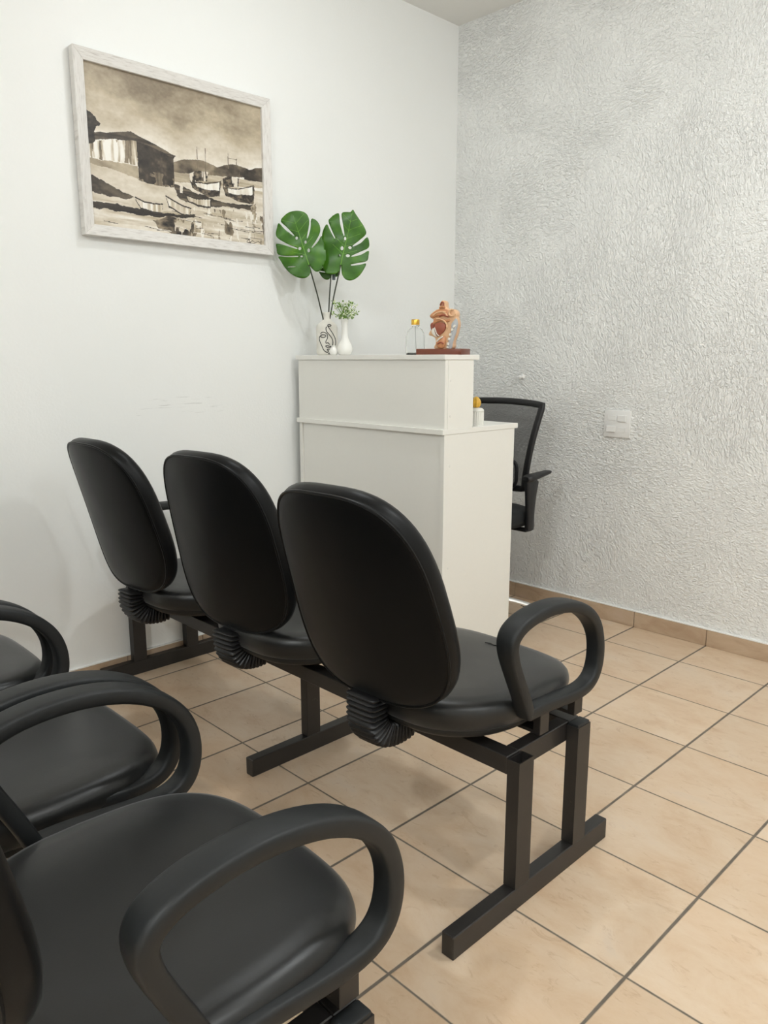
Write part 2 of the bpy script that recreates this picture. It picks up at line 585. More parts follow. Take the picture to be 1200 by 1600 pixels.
def make_seat(x0, par, org):
    N = 72
    lp = superloop(3.5, N)
    W, D, yc = 0.470, 0.458, 0.412
    def pt(u, v, z):
        dip = 0.0
        k = 1 - 0.04 * max(0.0, v) - 0.30 * max(0.0, -v - 0.15) ** 1.6
        return (x0 + u * W / 2 * k, yc + v * D / 2, z)
    def top(r, u, v, z):
        # front edge falls away, back edge lifts a touch
        return z - 0.012 * max(0.0, v * r) ** 3 + 0.004 * max(0.0, -v * r) ** 2 - 0.008 * (1 - (u * r) ** 2) * (1 - r)
    prof = [(0.3, 0.372), (0.6, 0.372), (0.86, 0.374), (0.95, 0.381), (0.985, 0.392), (1.0, 0.405), (0.998, 0.418),
            (0.985, 0.429), (0.955, 0.437), (0.90, 0.4425), (0.8, 0.445), (0.6, 0.446), (0.3, 0.446)]
    rings = []
    for r, z in prof:
        rings.append([pt(u * r, v * r, top(r, u, v, z) if z > 0.41 else z) for u, v in lp])
    V, Fc = ring_solid(rings, (x0, yc, 0.372), (x0, yc, 0.438))
    s = mesh_from('seat', V, Fc, M['seat_vinyl'], par, shift=org, angle=60)
    prof = [(0.3, 0.352), (0.62, 0.353), (0.8, 0.358), (0.9, 0.366), (0.96, 0.377), (0.968, 0.386), (0.94, 0.384), (0.8, 0.376), (0.3, 0.376)]
    rings = [[pt(u * r, v * r, z) for u, v in lp] for r, z in prof]
    V, Fc = ring_solid(rings, (x0, yc, 0.352), (x0, yc, 0.376))
    mesh_from('seat_shell', V, Fc, M['plastic'], s, shift=org, angle=60)
    return s

ARM_C = [0.448, 0.498, 0.176, -0.010, -0.010, 0.128, 0.019, 0.015, -0.016, -0.004, -0.012, -0.011, 0.002, 0.009, 0.0, 0.003, 0.002, -0.002]
def arm_curve(n):
    out = []
    for i in range(n):
        t = 2 * math.pi * i / n
        y = ARM_C[0] + sum(ARM_C[2 + 4 * k] * math.cos((k + 1) * t) + ARM_C[3 + 4 * k] * math.sin((k + 1) * t) for k in range(4))
        z = ARM_C[1] + sum(ARM_C[4 + 4 * k] * math.cos((k + 1) * t) + ARM_C[5 + 4 * k] * math.sin((k + 1) * t) for k in range(4))
        out.append((y, z))
    return out

def make_arm(x0, side, par, org):
    n = 96
    c = arm_curve(n)
    m = 20
    V, Fc = [], []
    for i in range(n):
        a, b = c[i - 1], c[(i + 1) % n]
        ty, tz = b[0] - a[0], b[1] - a[1]
        L = math.hypot(ty, tz)
        ny, nz = tz / L, -ty / L          # outward
        topness = max(0.0, min(1.0, (c[i][1] - 0.52) / 0.09))
        hw = 0.0185 + 0.0050 * topness
        th = 0.0135
        for k in range(m):
            an = 2 * math.pi * k / m
            px = sgnpow(math.cos(an), 0.45) * hw
            pn = sgnpow(math.sin(an), 0.45) * th - th
            V.append((x0 + px, c[i][0] + ny * pn, c[i][1] + nz * pn))
    for i in range(n):
        j = (i + 1) % n
        for k in range(m):
            l = (k + 1) % m
            Fc.append((i * m + k, i * m + l, j * m + l, j * m + k))
    o = mesh_from('armrest', V, Fc, M['plastic'], par, shift=org, angle=60)
    xi = x0 - side * 0.06
    xo = x0 + side * 0.010
    for ya, zt in ((0.395, 0.404), (0.525, 0.396)):
        # angle bracket: a tongue under the seat and an upright under the loop
        a, b, c_ = (xi, xo, x0 - side * 0.008)
        pl = [(a, 0.3515), (b, 0.3515), (b, zt), (c_, zt), (c_, 0.3595), (a, 0.3595)]
        MB().prism(pl, ya, ya + 0.032).build('arm_bracket', M['steel'], o, shift=org, bevel=0.001, seg=1)
    return o

def make_bellows(x0, y0, yaw, tilt, par, org, ztop):
    top = Vector((0, -0.006, BZ + 0.035))
    path = spline([(-0.019, 0.002, ztop), (-0.019, 0.000, 0.400), (-0.019, 0.004, 0.372), (-0.019, 0.024, 0.346), (-0.019, 0.055, 0.336), (-0.019, 0.085, 0.334), (-0.019, 0.105, 0.337)], 20)
    n = len(path)
    m = 20
    V, Fc = [], []
    c, s = math.cos(yaw), math.sin(yaw)
    L = 0.0
    for i in range(n):
        a, b = path[max(0, i - 1)], path[min(n - 1, i + 1)]
        t = (b - a).normalized()
        if i:
            L += (path[i] - path[i - 1]).length
        nrm = Vector((0, t.z, -t.y))
        ph = (L / 0.0105) % 1.0
        rib = 1.0 - 0.22 * abs(2 * ph - 1) ** 1.5
        for k in range(m):
            an = 2 * math.pi * k / m
            px = sgnpow(math.cos(an), 0.4) * 0.042 * rib
            pn = sgnpow(math.sin(an), 0.4) * 0.029 * rib
            p = path[i] + Vector((px, 0, 0)) + nrm * pn
            V.append((p.x * c - p.y * s + x0, p.x * s + p.y * c + y0, p.z))
    for i in range(n - 1):
        for k in range(m):
            l = (k + 1) % m
            Fc.append((i * m + k, i * m + l, (i + 1) * m + l, (i + 1) * m + k))
    Fc.append(tuple(range(m - 1, -1, -1)))
    Fc.append(tuple((n - 1) * m + k for k in range(m)))
    be = mesh_from('bellows', V, Fc, M['rubber'], par, shift=org, smooth=True, angle=25)
    # flat steel bar that carries the backrest, leaving the bellows at the top
    bar = MB()
    pts = []
    for i in range(7):
        h = i / 6 * 0.085
        z = 0.405 + h * math.cos(tilt)
        dz = max(0.0, z - BZ) / math.cos(tilt)
        pts.append((-math.sin(tilt) * dz + 0.010, z))
    V, Fc = [], []
    for yy, z in pts:
        for px, py in ((-0.046, -0.006), (0.006, -0.006), (0.006, 0.006), (-0.046, 0.006)):
            p = (px, yy + py)
            V.append((p[0] * c - p[1] * s + x0, p[0] * s + p[1] * c + y0, z))
    for i in range(len(pts) - 1):
        for k in range(4):
            Fc.append((i * 4 + k, i * 4 + (k + 1) % 4, i * 4 + 4 + (k + 1) % 4, i * 4 + 4 + k))
    Fc += [(3, 2, 1, 0), tuple(len(V) - 4 + k for k in range(4))]
    bar.add(V, Fc)
    bar.build('back_bar', M['plastic'], be, shift=org, bevel=0.0015, seg=1)
    # bar under the seat
    return be

def hollow_post(x0, x1, y0, y1, z0, z1, par, org, cap):
    w = 0.0025
    d = 0.03
    v, f = [], []
    def ring(ax, bx, ay, by, z):
        return [(ax, ay, z), (bx, ay, z), (bx, by, z), (ax, by, z)]
    R = [ring(x0, x1, y0, y1, z0), ring(x0, x1, y0, y1, z1), ring(x0 + w, x1 - w, y0 + w, y1 - w, z1), ring(x0 + w, x1 - w, y0 + w, y1 - w, z1 - 0.06)]
    for r in R:
        v += r
    for i in range(3):
        for k in range(4):
            l = (k + 1) % 4
            f.append((i * 4 + k, i * 4 + l, i * 4 + 4 + l, i * 4 + 4 + k))
    f += [(3, 2, 1, 0), (12, 13, 14, 15)]
    p = mesh_from('post', v, f, M['steel'], par, smooth=False, shift=org)
    if cap:
        MB().box(x0 + 0.0015, x1 - 0.0015, y0 + 0.0015, y1 - 0.0015, z1 - 0.02, z1 + 0.006).build('end_cap', M['plastic'], p, shift=org, bevel=0.003)
    return p

BORG = (-0.48, 0.43, 0.0)
BACKS = [(0.1097, 0.1534, 0.3268, 0.0752), (-0.4474, 0.1807, 0.239, 0.1209), (-0.9638, 0.1644, 0.2874, 0.0419)]
SEATX = [0.103, -0.424, -0.952]
ARMX = [(0.346, -0.132), (-0.196, -0.676), (-0.738, -1.219)]

def make_bench():
    b = thing('waiting_bench', 'black three-seat waiting bench with its backrests towards us, facing the white reception desk', 'bench', BORG,
              'black three-seat waiting benches')
    o = BORG
    par = b
    seats, backs = [], []
    for (bx, by, tl, yw), sx, ax_ in zip(BACKS, SEATX, ARMX):
        backs.append(make_backrest(bx, by, tl, yw, par, o))
        make_bellows(bx, by, yw, tl, par, o, 0.440 if bx > 0 else 0.424)
        seats.append(make_seat(sx, par, o))
        for sd in (1, -1):
            make_arm(ax_[0 if sd > 0 else 1], sd, par, o)
        mb = MB().box(sx - 0.075, sx + 0.075, 0.31, 0.555, 0.3352, 0.3515)
        mb.build('seat_plate', M['steel'], par, shift=o)
    XR = 0.374
    # long rails
    MB().box(-1.312, XR - 0.031, 0.301, 0.340, 0.296, 0.335).build('rail', M['steel'], par, shift=o, bevel=0.0015, seg=1)
    MB().box(-1.312, XR - 0.031, 0.526, 0.565, 0.296, 0.335).build('rail', M['steel'], par, shift=o, bevel=0.0015, seg=1)
    # cross rail beside the right end posts
    MB().box(XR - 0.062, XR - 0.0315, 0.3405, 0.5255, 0.290, 0.335).build('cross_rail', M['steel'], par, shift=o, bevel=0.0015, seg=1)
    MB().box(-1.281, -1.2505, 0.3405, 0.5255, 0.290, 0.335).build('cross_rail', M['steel'], par, shift=o, bevel=0.0015, seg=1)
    # right end leg
    hollow_post(XR - 0.030, XR, 0.301, 0.350, 0.050, 0.331, par, o, False)
    hollow_post(XR - 0.030, XR, 0.516, 0.565, 0.050, 0.331, par, o, True)
    MB().box(XR - 0.030, XR, 0.108, 0.664, 0, 0.050).build('foot', M['steel'], par, shift=o, bevel=0.0018, seg=1)
    # middle leg: one post between the rails
    MB().box(-0.466, -0.436, 0.409, 0.457, 0.050, 0.296).build('post', M['steel'], par, shift=o, bevel=0.0015, seg=1)
    MB().box(-0.466, -0.436, 0.340, 0.527, 0.2965, 0.334).build('cross_rail', M['steel'], par, shift=o, bevel=0.0015, seg=1)
    MB().box(-0.466, -0.436, 0.216, 0.660, 0, 0.050).build('foot', M['steel'], par, shift=o, bevel=0.0018, seg=1)
    # left end leg
    hollow_post(-1.342, -1.312, 0.318, 0.366, 0.050, 0.331, par, o, False)
    hollow_post(-1.342, -1.312, 0.530, 0.578, 0.050, 0.331, par, o, True)
    MB().box(-1.342, -1.312, 0.20, 0.70, 0, 0.050).build('foot', M['steel'], par, shift=o, bevel=0.0018, seg=1)
    return b, seats, backs

bench, seats, backs = make_bench()

def copy_tree(o, parent=None):
    c = o.copy()
    COL.objects.link(c)
    if parent is not None:
        c.parent = parent
    for ch in list(o.children):
        copy_tree(ch, c)
    return c

bench2 = copy_tree(bench)
ROW = (0.230, -0.880, 0)
bench2.location = (BORG[0] + ROW[0], BORG[1] + ROW[1], 0)
for ch_ in bench2.children:
    if ch_.name.split('.')[0] == 'seat':
        ch_.location = (0.016, -0.002, 0)
for ch_ in bench2.children:
    if ch_.name.split('.')[0] == 'backrest' and ch_.data == backs[0].data:
        # this one backrest of the near bench sits a little more upright
        piv = Vector((BACKS[0][0] - BORG[0], BACKS[0][1] - BORG[1], BZ))
        R_ = Matrix.Rotation(-0.105, 3, 'X')
        ch_.rotation_euler = R_.to_euler()
        ch_.location = piv - R_ @ piv + Vector((0, 0, 0.02))
bench2['label'] = 'nearest black three-seat waiting bench, cut off at the lower left, seen from above'

def tear(seat, pts, lab):
    MB().tube(spline(pts, 5), 0.0011, 5).build('tear', M['crack'], seat, shift=BORG)
    seat['label'] = lab
# cracks in the vinyl
tear(seats[0], [(0.085, 0.552, 0.4415), (0.098, 0.556, 0.4412), (0.110, 0.553, 0.4412), (0.124, 0.558, 0.441), (0.145, 0.556, 0.4408)], 'black vinyl seat with a short crack')

# ------------------------------------------------------------------ reception desk
D0, D1 = -1.312, -0.527          # left and right ends
F0 = 1.088                       # front
desk = thing('reception_desk', 'white laminate reception desk with a raised counter, standing against the smooth wall', 'desk', ((D0 + D1) / 2, 1.28, 0))
DO = ((D0 + D1) / 2, 1.28, 0)
LM = M['laminate']
MB().box(D1 - 0.018, D1, F0, 1.481, 0.0, 0.868).build('end_panel', LM, desk, shift=DO, bevel=0.0008, seg=1)
MB().box(D0, D0 + 0.018, F0, 1.481, 0.0, 0.868).build('end_panel', LM, desk, shift=DO, bevel=0.0008, seg=1)
MB().box(D0 + 0.0185, D1 - 0.0185, F0 + 0.006, F0 + 0.021, 0.0, 0.868).build('front_panel', LM, desk, shift=DO, bevel=0.0008, seg=1)
MB().box(D0 - 0.006, D1 + 0.002, F0 - 0.010, 1.499, 0.868, 0.886).build('worktop', LM, desk, shift=DO, bevel=0.0012, seg=1)
rs = MB().box(D0 + 0.0005, D1 - 0.0005, F0, F0 + 0.015, 0.886, 1.117).build('raised_front_panel', LM, desk, shift=DO, bevel=0.0008, seg=1)
for a in (D0, D1 - 0.016):
    MB().box(a, a + 0.016, F0 + 0.0155, 1.236, 0.886, 1.117).build('raised_end_panel', LM, desk, shift=DO, bevel=0.0008, seg=1)
MB().box(D0 - 0.008, D1 + 0.003, F0 - 0.007, 1.262, 1.117, 1.134).build('counter_top', LM, desk, shift=DO, bevel=0.0012, seg=1)
for y, z in ((F0 + 0.028, 1.05), (F0 + 0.028, 0.93), (F0 + 0.03, 0.76), (F0 + 0.03, 0.40)):
    o = MB().lathe([(1e-6, 0.0008), (0.004, 0.0008), (0.0048, 0), (0.0048, -0.0005), (1e-6, -0.0005)], 14).build('screw_cover', M['edge'], desk)
    o.location = (D1 - DO[0] + 0.0006, y - DO[1], z)
    o.rotation_euler = (0, math.pi / 2, 0)
TOP = 1.134

# ------------------------------------------------------------------ vase with the line-drawn face
VC = (-1.225, 1.168, TOP)
vase = thing('face_vase', 'cream ceramic vase with a one-line face drawing, at the left end of the counter', 'vase', VC)
VR = 0.0425
vb = MB().lathe([(1e-6, 0.0), (0.036, 0.0), (0.0405, 0.004), (VR, 0.012), (VR, 0.108), (0.0405, 0.116), (0.034, 0.124), (0.024, 0.131), (0.0185, 0.137),
                 (0.0165, 0.143), (0.0165, 0.158), (0.0185, 0.165), (0.0175, 0.167), (0.0150, 0.165), (0.0140, 0.150), (0.0145, 0.138), (0.03, 0.120), (0.036, 0.10), (0.036, 0.02), (1e-6, 0.01)], 56)
vb.build('vase_body', M['speckle'], vase, angle=80)
AZ = math.atan2(cam.location.y - VC[1], cam.location.x - VC[0])
STROKES = [
    [(300, 470), (288, 500), (300, 550), (340, 600), (380, 660), (392, 720), (382, 770), (368, 795)],
    [(312, 455), (325, 440), (345, 436), (366, 446), (360, 460), (340, 468), (316, 462), (325, 475), (345, 505), (372, 545), (410, 610), (434, 680), (432, 755), (400, 825), (352, 868), (326, 895), (330, 915), (350, 928)],
    [(205, 590), (218, 566), (250, 558), (290, 575), (312, 610), (306, 660), (284, 705), (290, 732), (318, 724), (330, 742), (346, 750)],
    [(200, 622), (220, 602), (250, 598), (280, 606), (286, 622), (262, 638), (230, 640), (206, 628)],
    [(200, 612), (184, 655), (195, 710), (220, 770), (250, 840), (284, 870), (308, 876), (320, 852), (304, 838), (312, 828), (340, 830), (366, 814), (370, 795)],
    [(278, 778), (305, 768), (335, 780), (368, 784), (342, 800), (312, 802), (290, 790), (278, 778)],
]
art = MB()
for st in STROKES:
    pts = []
    for p in spline([(a, b, 0) for a, b in st], 5):
        h = max(-0.98, min(0.98, (p.x - 304) / 168))
        an = AZ + math.asin(h)
        z = max(0.006, (925 - p.y) * 0.000243)
        rr = VR + 0.0002
        pts.append((rr * math.cos(an), rr * math.sin(an), z))
    art.tube(pts, 0.0016, 6)
art.build('face_line_drawing', M['ink'], vase)

# ------------------------------------------------------------------ monstera leaves
LEAF_A = [(0.0, 0.0), (0.0058, -0.0218), (0.0, -0.0385), (-0.0182, -0.0486), (-0.0436, -0.0457), (-0.069, -0.0327), (-0.0908, -0.0109), (-0.1067, 0.0145), (-0.1169, 0.0341), (-0.0799, 0.0298), (-0.0436, 0.029), (-0.0436, 0.0334), (-0.0799, 0.0349), (-0.1176, 0.0407), (-0.1234, 0.0632), (-0.1227, 0.0791), (-0.0908, 0.0733), (-0.0486, 0.0595), (-0.0465, 0.0639), (-0.0835, 0.0791), (-0.1147, 0.0966), (-0.1242, 0.1125), (-0.1198, 0.1343), (-0.1118, 0.1525), (-0.0908, 0.1307), (-0.0595, 0.1082), (-0.0566, 0.1111), (-0.0835, 0.138), (-0.1046, 0.159), (-0.0908, 0.1779), (-0.069, 0.191), (-0.0363, 0.196), (-0.0109, 0.1888), (0.0007, 0.1721), (0.0029, 0.1488), (-0.0073, 0.1031), (-0.0029, 0.1017), (0.0073, 0.1343), (0.0109, 0.1677), (0.029, 0.1634), (0.0421, 0.1452), (0.0428, 0.1213), (0.0269, 0.0908), (0.0109, 0.0668), (0.0152, 0.0646), (0.0341, 0.0871), (0.0472, 0.1089), (0.053, 0.0944), (0.0595, 0.069), (0.0653, 0.0327), (0.0581, 0.0036), (0.0436, -0.0196), (0.0254, -0.024), (0.0109, -0.0123)]
HOLES_A = [(-0.0457, 0.0987, 0.0051, 0.0058), (-0.0341, 0.0603, 0.0058, 0.0065), (-0.0123, 0.0842, 0.0044, 0.0065), (0.0, 0.053, 0.0051, 0.008), (-0.0269, 0.0305, 0.0051, 0.0036), (-0.0653, -0.0065, 0.016, 0.0022)]
LEAF_B = [(0.0, 0.0), (-0.0022, -0.0182), (-0.0167, -0.0312), (-0.0363, -0.0349), (-0.0566, -0.029), (-0.0653, -0.0167), (-0.0704, 0.0109), (-0.0668, 0.0327), (-0.0704, 0.069), (-0.0719, 0.1053), (-0.0653, 0.1307), (-0.0516, 0.1488), (-0.0399, 0.1271), (-0.0247, 0.0995), (-0.0218, 0.1017), (-0.0349, 0.1307), (-0.0457, 0.1597), (-0.0363, 0.1721), (-0.0254, 0.1808), (-0.0058, 0.1859), (-0.0015, 0.1488), (0.0102, 0.1104), (0.0145, 0.1111), (0.0087, 0.1488), (0.0044, 0.1851), (0.0218, 0.1902), (0.0378, 0.1895), (0.0472, 0.1982), (0.0566, 0.1837), (0.0762, 0.1561), (0.0908, 0.1343), (0.0958, 0.1125), (0.0726, 0.0922), (0.0465, 0.0726), (0.0486, 0.0683), (0.0762, 0.082), (0.0995, 0.1017), (0.1075, 0.085), (0.1046, 0.0646), (0.0762, 0.0508), (0.0428, 0.0341), (0.0443, 0.0298), (0.0762, 0.0385), (0.1046, 0.0545), (0.1046, 0.0363), (0.0987, 0.0167), (0.0726, 0.0087), (0.0407, 0.0015), (0.0421, -0.0029), (0.0726, 0.0007), (0.0958, 0.0065), (0.0835, -0.0218), (0.0653, -0.0436), (0.0399, -0.0566), (0.0182, -0.053), (0.0051, -0.0363), (0.0022, -0.0182)]
HOLES_B = [(0.0167, 0.0966, 0.0044, 0.0065), (0.0051, 0.0603, 0.0058, 0.008), (0.0349, 0.0632, 0.0065, 0.0058), (-0.0051, 0.0327, 0.0044, 0.0051), (0.0269, 0.0327, 0.008, 0.0058)]
RIGHT = Vector((0.698, 0.716, 0.0))
UP = Vector((-0.07, 0.07, 0.995)).normalized()
TOWARD = RIGHT.cross(UP).normalized()      # out of the blade, towards the room

def inside(p, poly):
    x, y = p
    c = False
    for i in range(len(poly)):
        x1, y1 = poly[i - 1]
        x2, y2 = poly[i]
        if (y1 > y) != (y2 > y) and x < (x2 - x1) * (y - y1) / (y2 - y1) + x1:
            c = not c
    return c

def smooth_outline(o):
    return [(p.x, p.y) for p in spline([(a, b, 0) for a, b in o], 3, closed=True)]

def make_leaf(label, base, outline, holes, tip, mouth, sc=1.0, yaw=0.0, droop=0.02, stem_mid=None, flip=1, part_tag=False):
    """base: where the stalk meets the blade; the blade is a curved sheet with real slits and holes"""
    t = thing('monstera_leaf', label, 'leaf', mouth, 'artificial monstera leaves in the vase')
    org = Vector(mouth)
    rot = Matrix.Rotation(yaw, 3, 'Z')
    R_, U_, T_ = rot @ RIGHT, rot @ UP, rot @ TOWARD
    ol = [(a * sc * flip, b * sc) for a, b in outline]
    hl = [[(flip * sc * (cx + rx * math.cos(k * math.pi / 6)), sc * (cy + ry * math.sin(k * math.pi / 6))) for k in range(12)] for cx, cy, rx, ry in holes]
    tp = Vector((tip[0] * flip * sc, tip[1] * sc))
    ax = tp.normalized()
    L = tp.length
    def bend(x, y, off=0.0):
        along = (x * ax.x + y * ax.y) / L
        side = (x * ax.y - y * ax.x) / L
        d = droop * (0.6 * along * along - 0.3) - 0.035 * sc * abs(side) ** 1.6 + 0.004 * sc * math.sin(9 * along + 4 * abs(side))
        return Vector(base) - org + R_ * x + U_ * y + T_ * (d + off)
    pts, edg = [], []
    def loop(l):
        s = len(pts)
        for p in l:
            pts.append(Vector(p))
        for i in range(len(l)):
            edg.append((s + i, s + (i + 1) % len(l)))
    loop(ol)
    for h in hl:
        loop(h)
    xs = [p[0] for p in ol]
    ys = [p[1] for p in ol]
    g = 0.0075
    x = min(xs)
    while x < max(xs):
        y = min(ys)
        while y < max(ys):
            if inside((x, y), ol) and not any(inside((x, y), h) for h in hl):
                pts.append(Vector((x, y)))
            y += g
        x += g
    r = delaunay_2d_cdt(pts, edg, [], 0, 1e-5)
    V2, F2 = r[0], r[2]
    keep = []
    for f in F2:
        cx = sum(V2[i].x for i in f) / len(f)
        cy = sum(V2[i].y for i in f) / len(f)
        if inside((cx, cy), ol) and not any(inside((cx, cy), h) for h in hl):
            keep.append(tuple(f))
    me = bpy.data.meshes.new('blade')
    me.from_pydata([bend(v.x, v.y) for v in V2], [], keep)
    me.materials.append(M['leaf'])
    for p in me.polygons:
        p.use_smooth = True
    bl = link('blade', me, t)
    so = bl.modifiers.new('thickness', 'SOLIDIFY')
    so.thickness = 0.0012
    so.offset = 0
    vn = MB()
    n = 16
    vn.tube([bend(tp.x * i / n, tp.y * i / n, 0.0008) for i in range(n)], [0.0016 * (1 - 0.7 * i / n) for i in range(n)], 6)
    for k in range(1, 6):
        f = 0.04 + 0.15 * k
        for sd in (1, -1):
            q = Vector((tp.x * f, tp.y * f))
            dr = Vector((ax.y * sd, -ax.x * sd)) * 0.9 + ax * 0.55
            line = []
            for j in range(9):
                p = q + dr * (0.0065 * j * sc)
                if not inside((p.x, p.y), ol) or any(inside((p.x, p.y), h) for h in hl):
                    break
                line.append(bend(p.x, p.y, 0.0006))
            if len(line) > 2:
                vn.tube(line, 0.0006, 5)
    vn.build('vein', M['vein'], bl)
    b0 = Vector(base) - org
    m0 = Vector((0, 0, 0)) + Vector((0, 0, -0.05))
    mid = (b0 + m0) * 0.5 + Vector((0, 0, 0.01)) if stem_mid is None else Vector(stem_mid) - org
    st = MB().tube(spline([m0, (m0 + mid) * 0.5, mid, b0 + T_ * (bend(0, 0) - b0).dot(T_)], 8), 0.0026, 8).build('stem', M['stem'], t)
    if part_tag:
        MB().lathe([(1e-6, 0), (0.0065, 0.001), (0.0068, 0.030), (0.0045, 0.034), (1e-6, 0.035)], 16, tuple(b0 + Vector((0.009, 0.006, -0.032)))).build('grey_tag', M['tag'], t)
    return t

MOUTH = (VC[0], VC[1], TOP + 0.163)
make_leaf('left monstera leaf in the face vase, nearest the framed picture', (-1.196, 1.058, 1.4715), smooth_outline(LEAF_A), HOLES_A, (-0.0603, 0.1888),
          (MOUTH[0] - 0.005, MOUTH[1] - 0.006, MOUTH[2]), 1.0)
make_leaf('right monstera leaf in the face vase, with the pointed tip', (-1.146, 1.175, 1.477), smooth_outline(LEAF_B), HOLES_B, (0.0472, 0.1968),
          (MOUTH[0] + 0.006, MOUTH[1] + 0.003, MOUTH[2]), 1.02)
make_leaf('third monstera leaf half hidden behind the other two', (-1.207, 1.178, 1.4545), smooth_outline(LEAF_B), HOLES_B, (0.0472, 0.1968),
          (MOUTH[0] + 0.002, MOUTH[1] + 0.004, MOUTH[2]), 0.5, flip=-1, part_tag=True)

# ------------------------------------------------------------------ bud vase, sprig, little pot
BC = (-1.098, 1.150, TOP)
bud = thing('bud_vase', 'slim white glazed bud vase with a round belly, beside the face vase', 'vase', BC)
MB().lathe([(1e-6, 0), (0.020, 0), (0.026, 0.006), (0.0305, 0.018), (0.0305, 0.028), (0.026, 0.042), (0.0185, 0.054), (0.0135, 0.066), (0.0118, 0.085), (0.0120, 0.110),
            (0.0150, 0.134), (0.0160, 0.138), (0.0145, 0.138), (0.0105, 0.110), (0.010, 0.07), (1e-6, 0.05)], 44).build('vase_body', M['ceramic'], bud, angle=80)
spr = thing('flower_sprig', 'bunch of tiny pale green flowers in the slim bud vase', 'flowers', (BC[0], BC[1], TOP + 0.13))
random.seed(4)
sm, bl, gl = MB(), MB(), MB()
for i in range(64):
    a = random.uniform(0, 2 * math.pi)
    h = random.uniform(0.010, 0.074)
    rr = (0.024 + 0.034 * math.sin(min(1, (h + 0.01) / 0.06) * 2.4)) * math.sqrt(random.random())
    e = Vector((rr * math.cos(a), rr * math.sin(a), h))
    sm.tube([(0, 0, -0.03), (e.x * 0.2, e.y * 0.2, h * 0.35), tuple(e)], 0.0006, 4)
    for k in range(3):
        q = e + Vector((random.gauss(0, 0.004), random.gauss(0, 0.004), random.gauss(0, 0.004)))
        (bl if random.random() < 0.5 else gl).ball(tuple(q), random.uniform(0.0018, 0.0038), 5)
sm.build('stems', M['sprig'], spr)
o = bl.build('blossoms', M['blossom'], spr)
o['kind'] = 'stuff'
o = gl.build('buds', M['sprig'], spr)
o['kind'] = 'stuff'
PC = (-1.128, 1.118, TOP)
pot = thing('round_pot', 'tiny round white pot between the face vase and the bud vase', 'pot', PC)
MB().lathe([(1e-6, 0), (0.010, 0), (0.0155, 0.006), (0.0172, 0.013), (0.0160, 0.021), (0.0100, 0.028), (0.0082, 0.032), (0.0105, 0.037), (0.0090, 0.037), (0.0065, 0.031), (1e-6, 0.024)], 32).build('pot_body', M['ceramic'], pot, angle=80)

# ------------------------------------------------------------------ clear bottle with gold cap
OC = (-0.757, 1.185, TOP)
bot = thing('perfume_bottle', 'clear glass spray bottle with a gold cap, behind the brown wooden base', 'bottle', OC)
body = MB().lathe([(1e-6, 0), (0.031, 0), (0.0335, 0.003), (0.034, 0.010), (0.034, 0.062), (0.032, 0.076), (0.026, 0.088), (0.018, 0.0945), (0.0125, 0.097), (0.012, 0.101),
                   (0.0095, 0.101), (0.0095, 0.096), (0.016, 0.0925), (0.024, 0.086), (0.0298, 0.0755), (0.0316, 0.062), (0.0316, 0.010), (0.030, 0.005), (1e-6, 0.004)], 48)
body.build('glass_body', M['glass'], bot, angle=80)
cp = MB().lathe([(1e-6, 0.1015), (0.0145, 0.1015), (0.0148, 0.103), (0.0148, 0.121), (0.0138, 0.1235), (1e-6, 0.1235)], 36).build('cap', M['gold'], bot)
MB().lathe([(0.0150, 0.1015), (0.0154, 0.102), (0.0154, 0.104), (0.0150, 0.1045)], 36).build('cap_ring', M['chrome'], cp)
MB().tube([(0, 0, 0.1), (0.001, 0, 0.06), (0.004, 0.002, 0.008)], 0.0016, 8).build('dip_tube', M['tube'], bot)

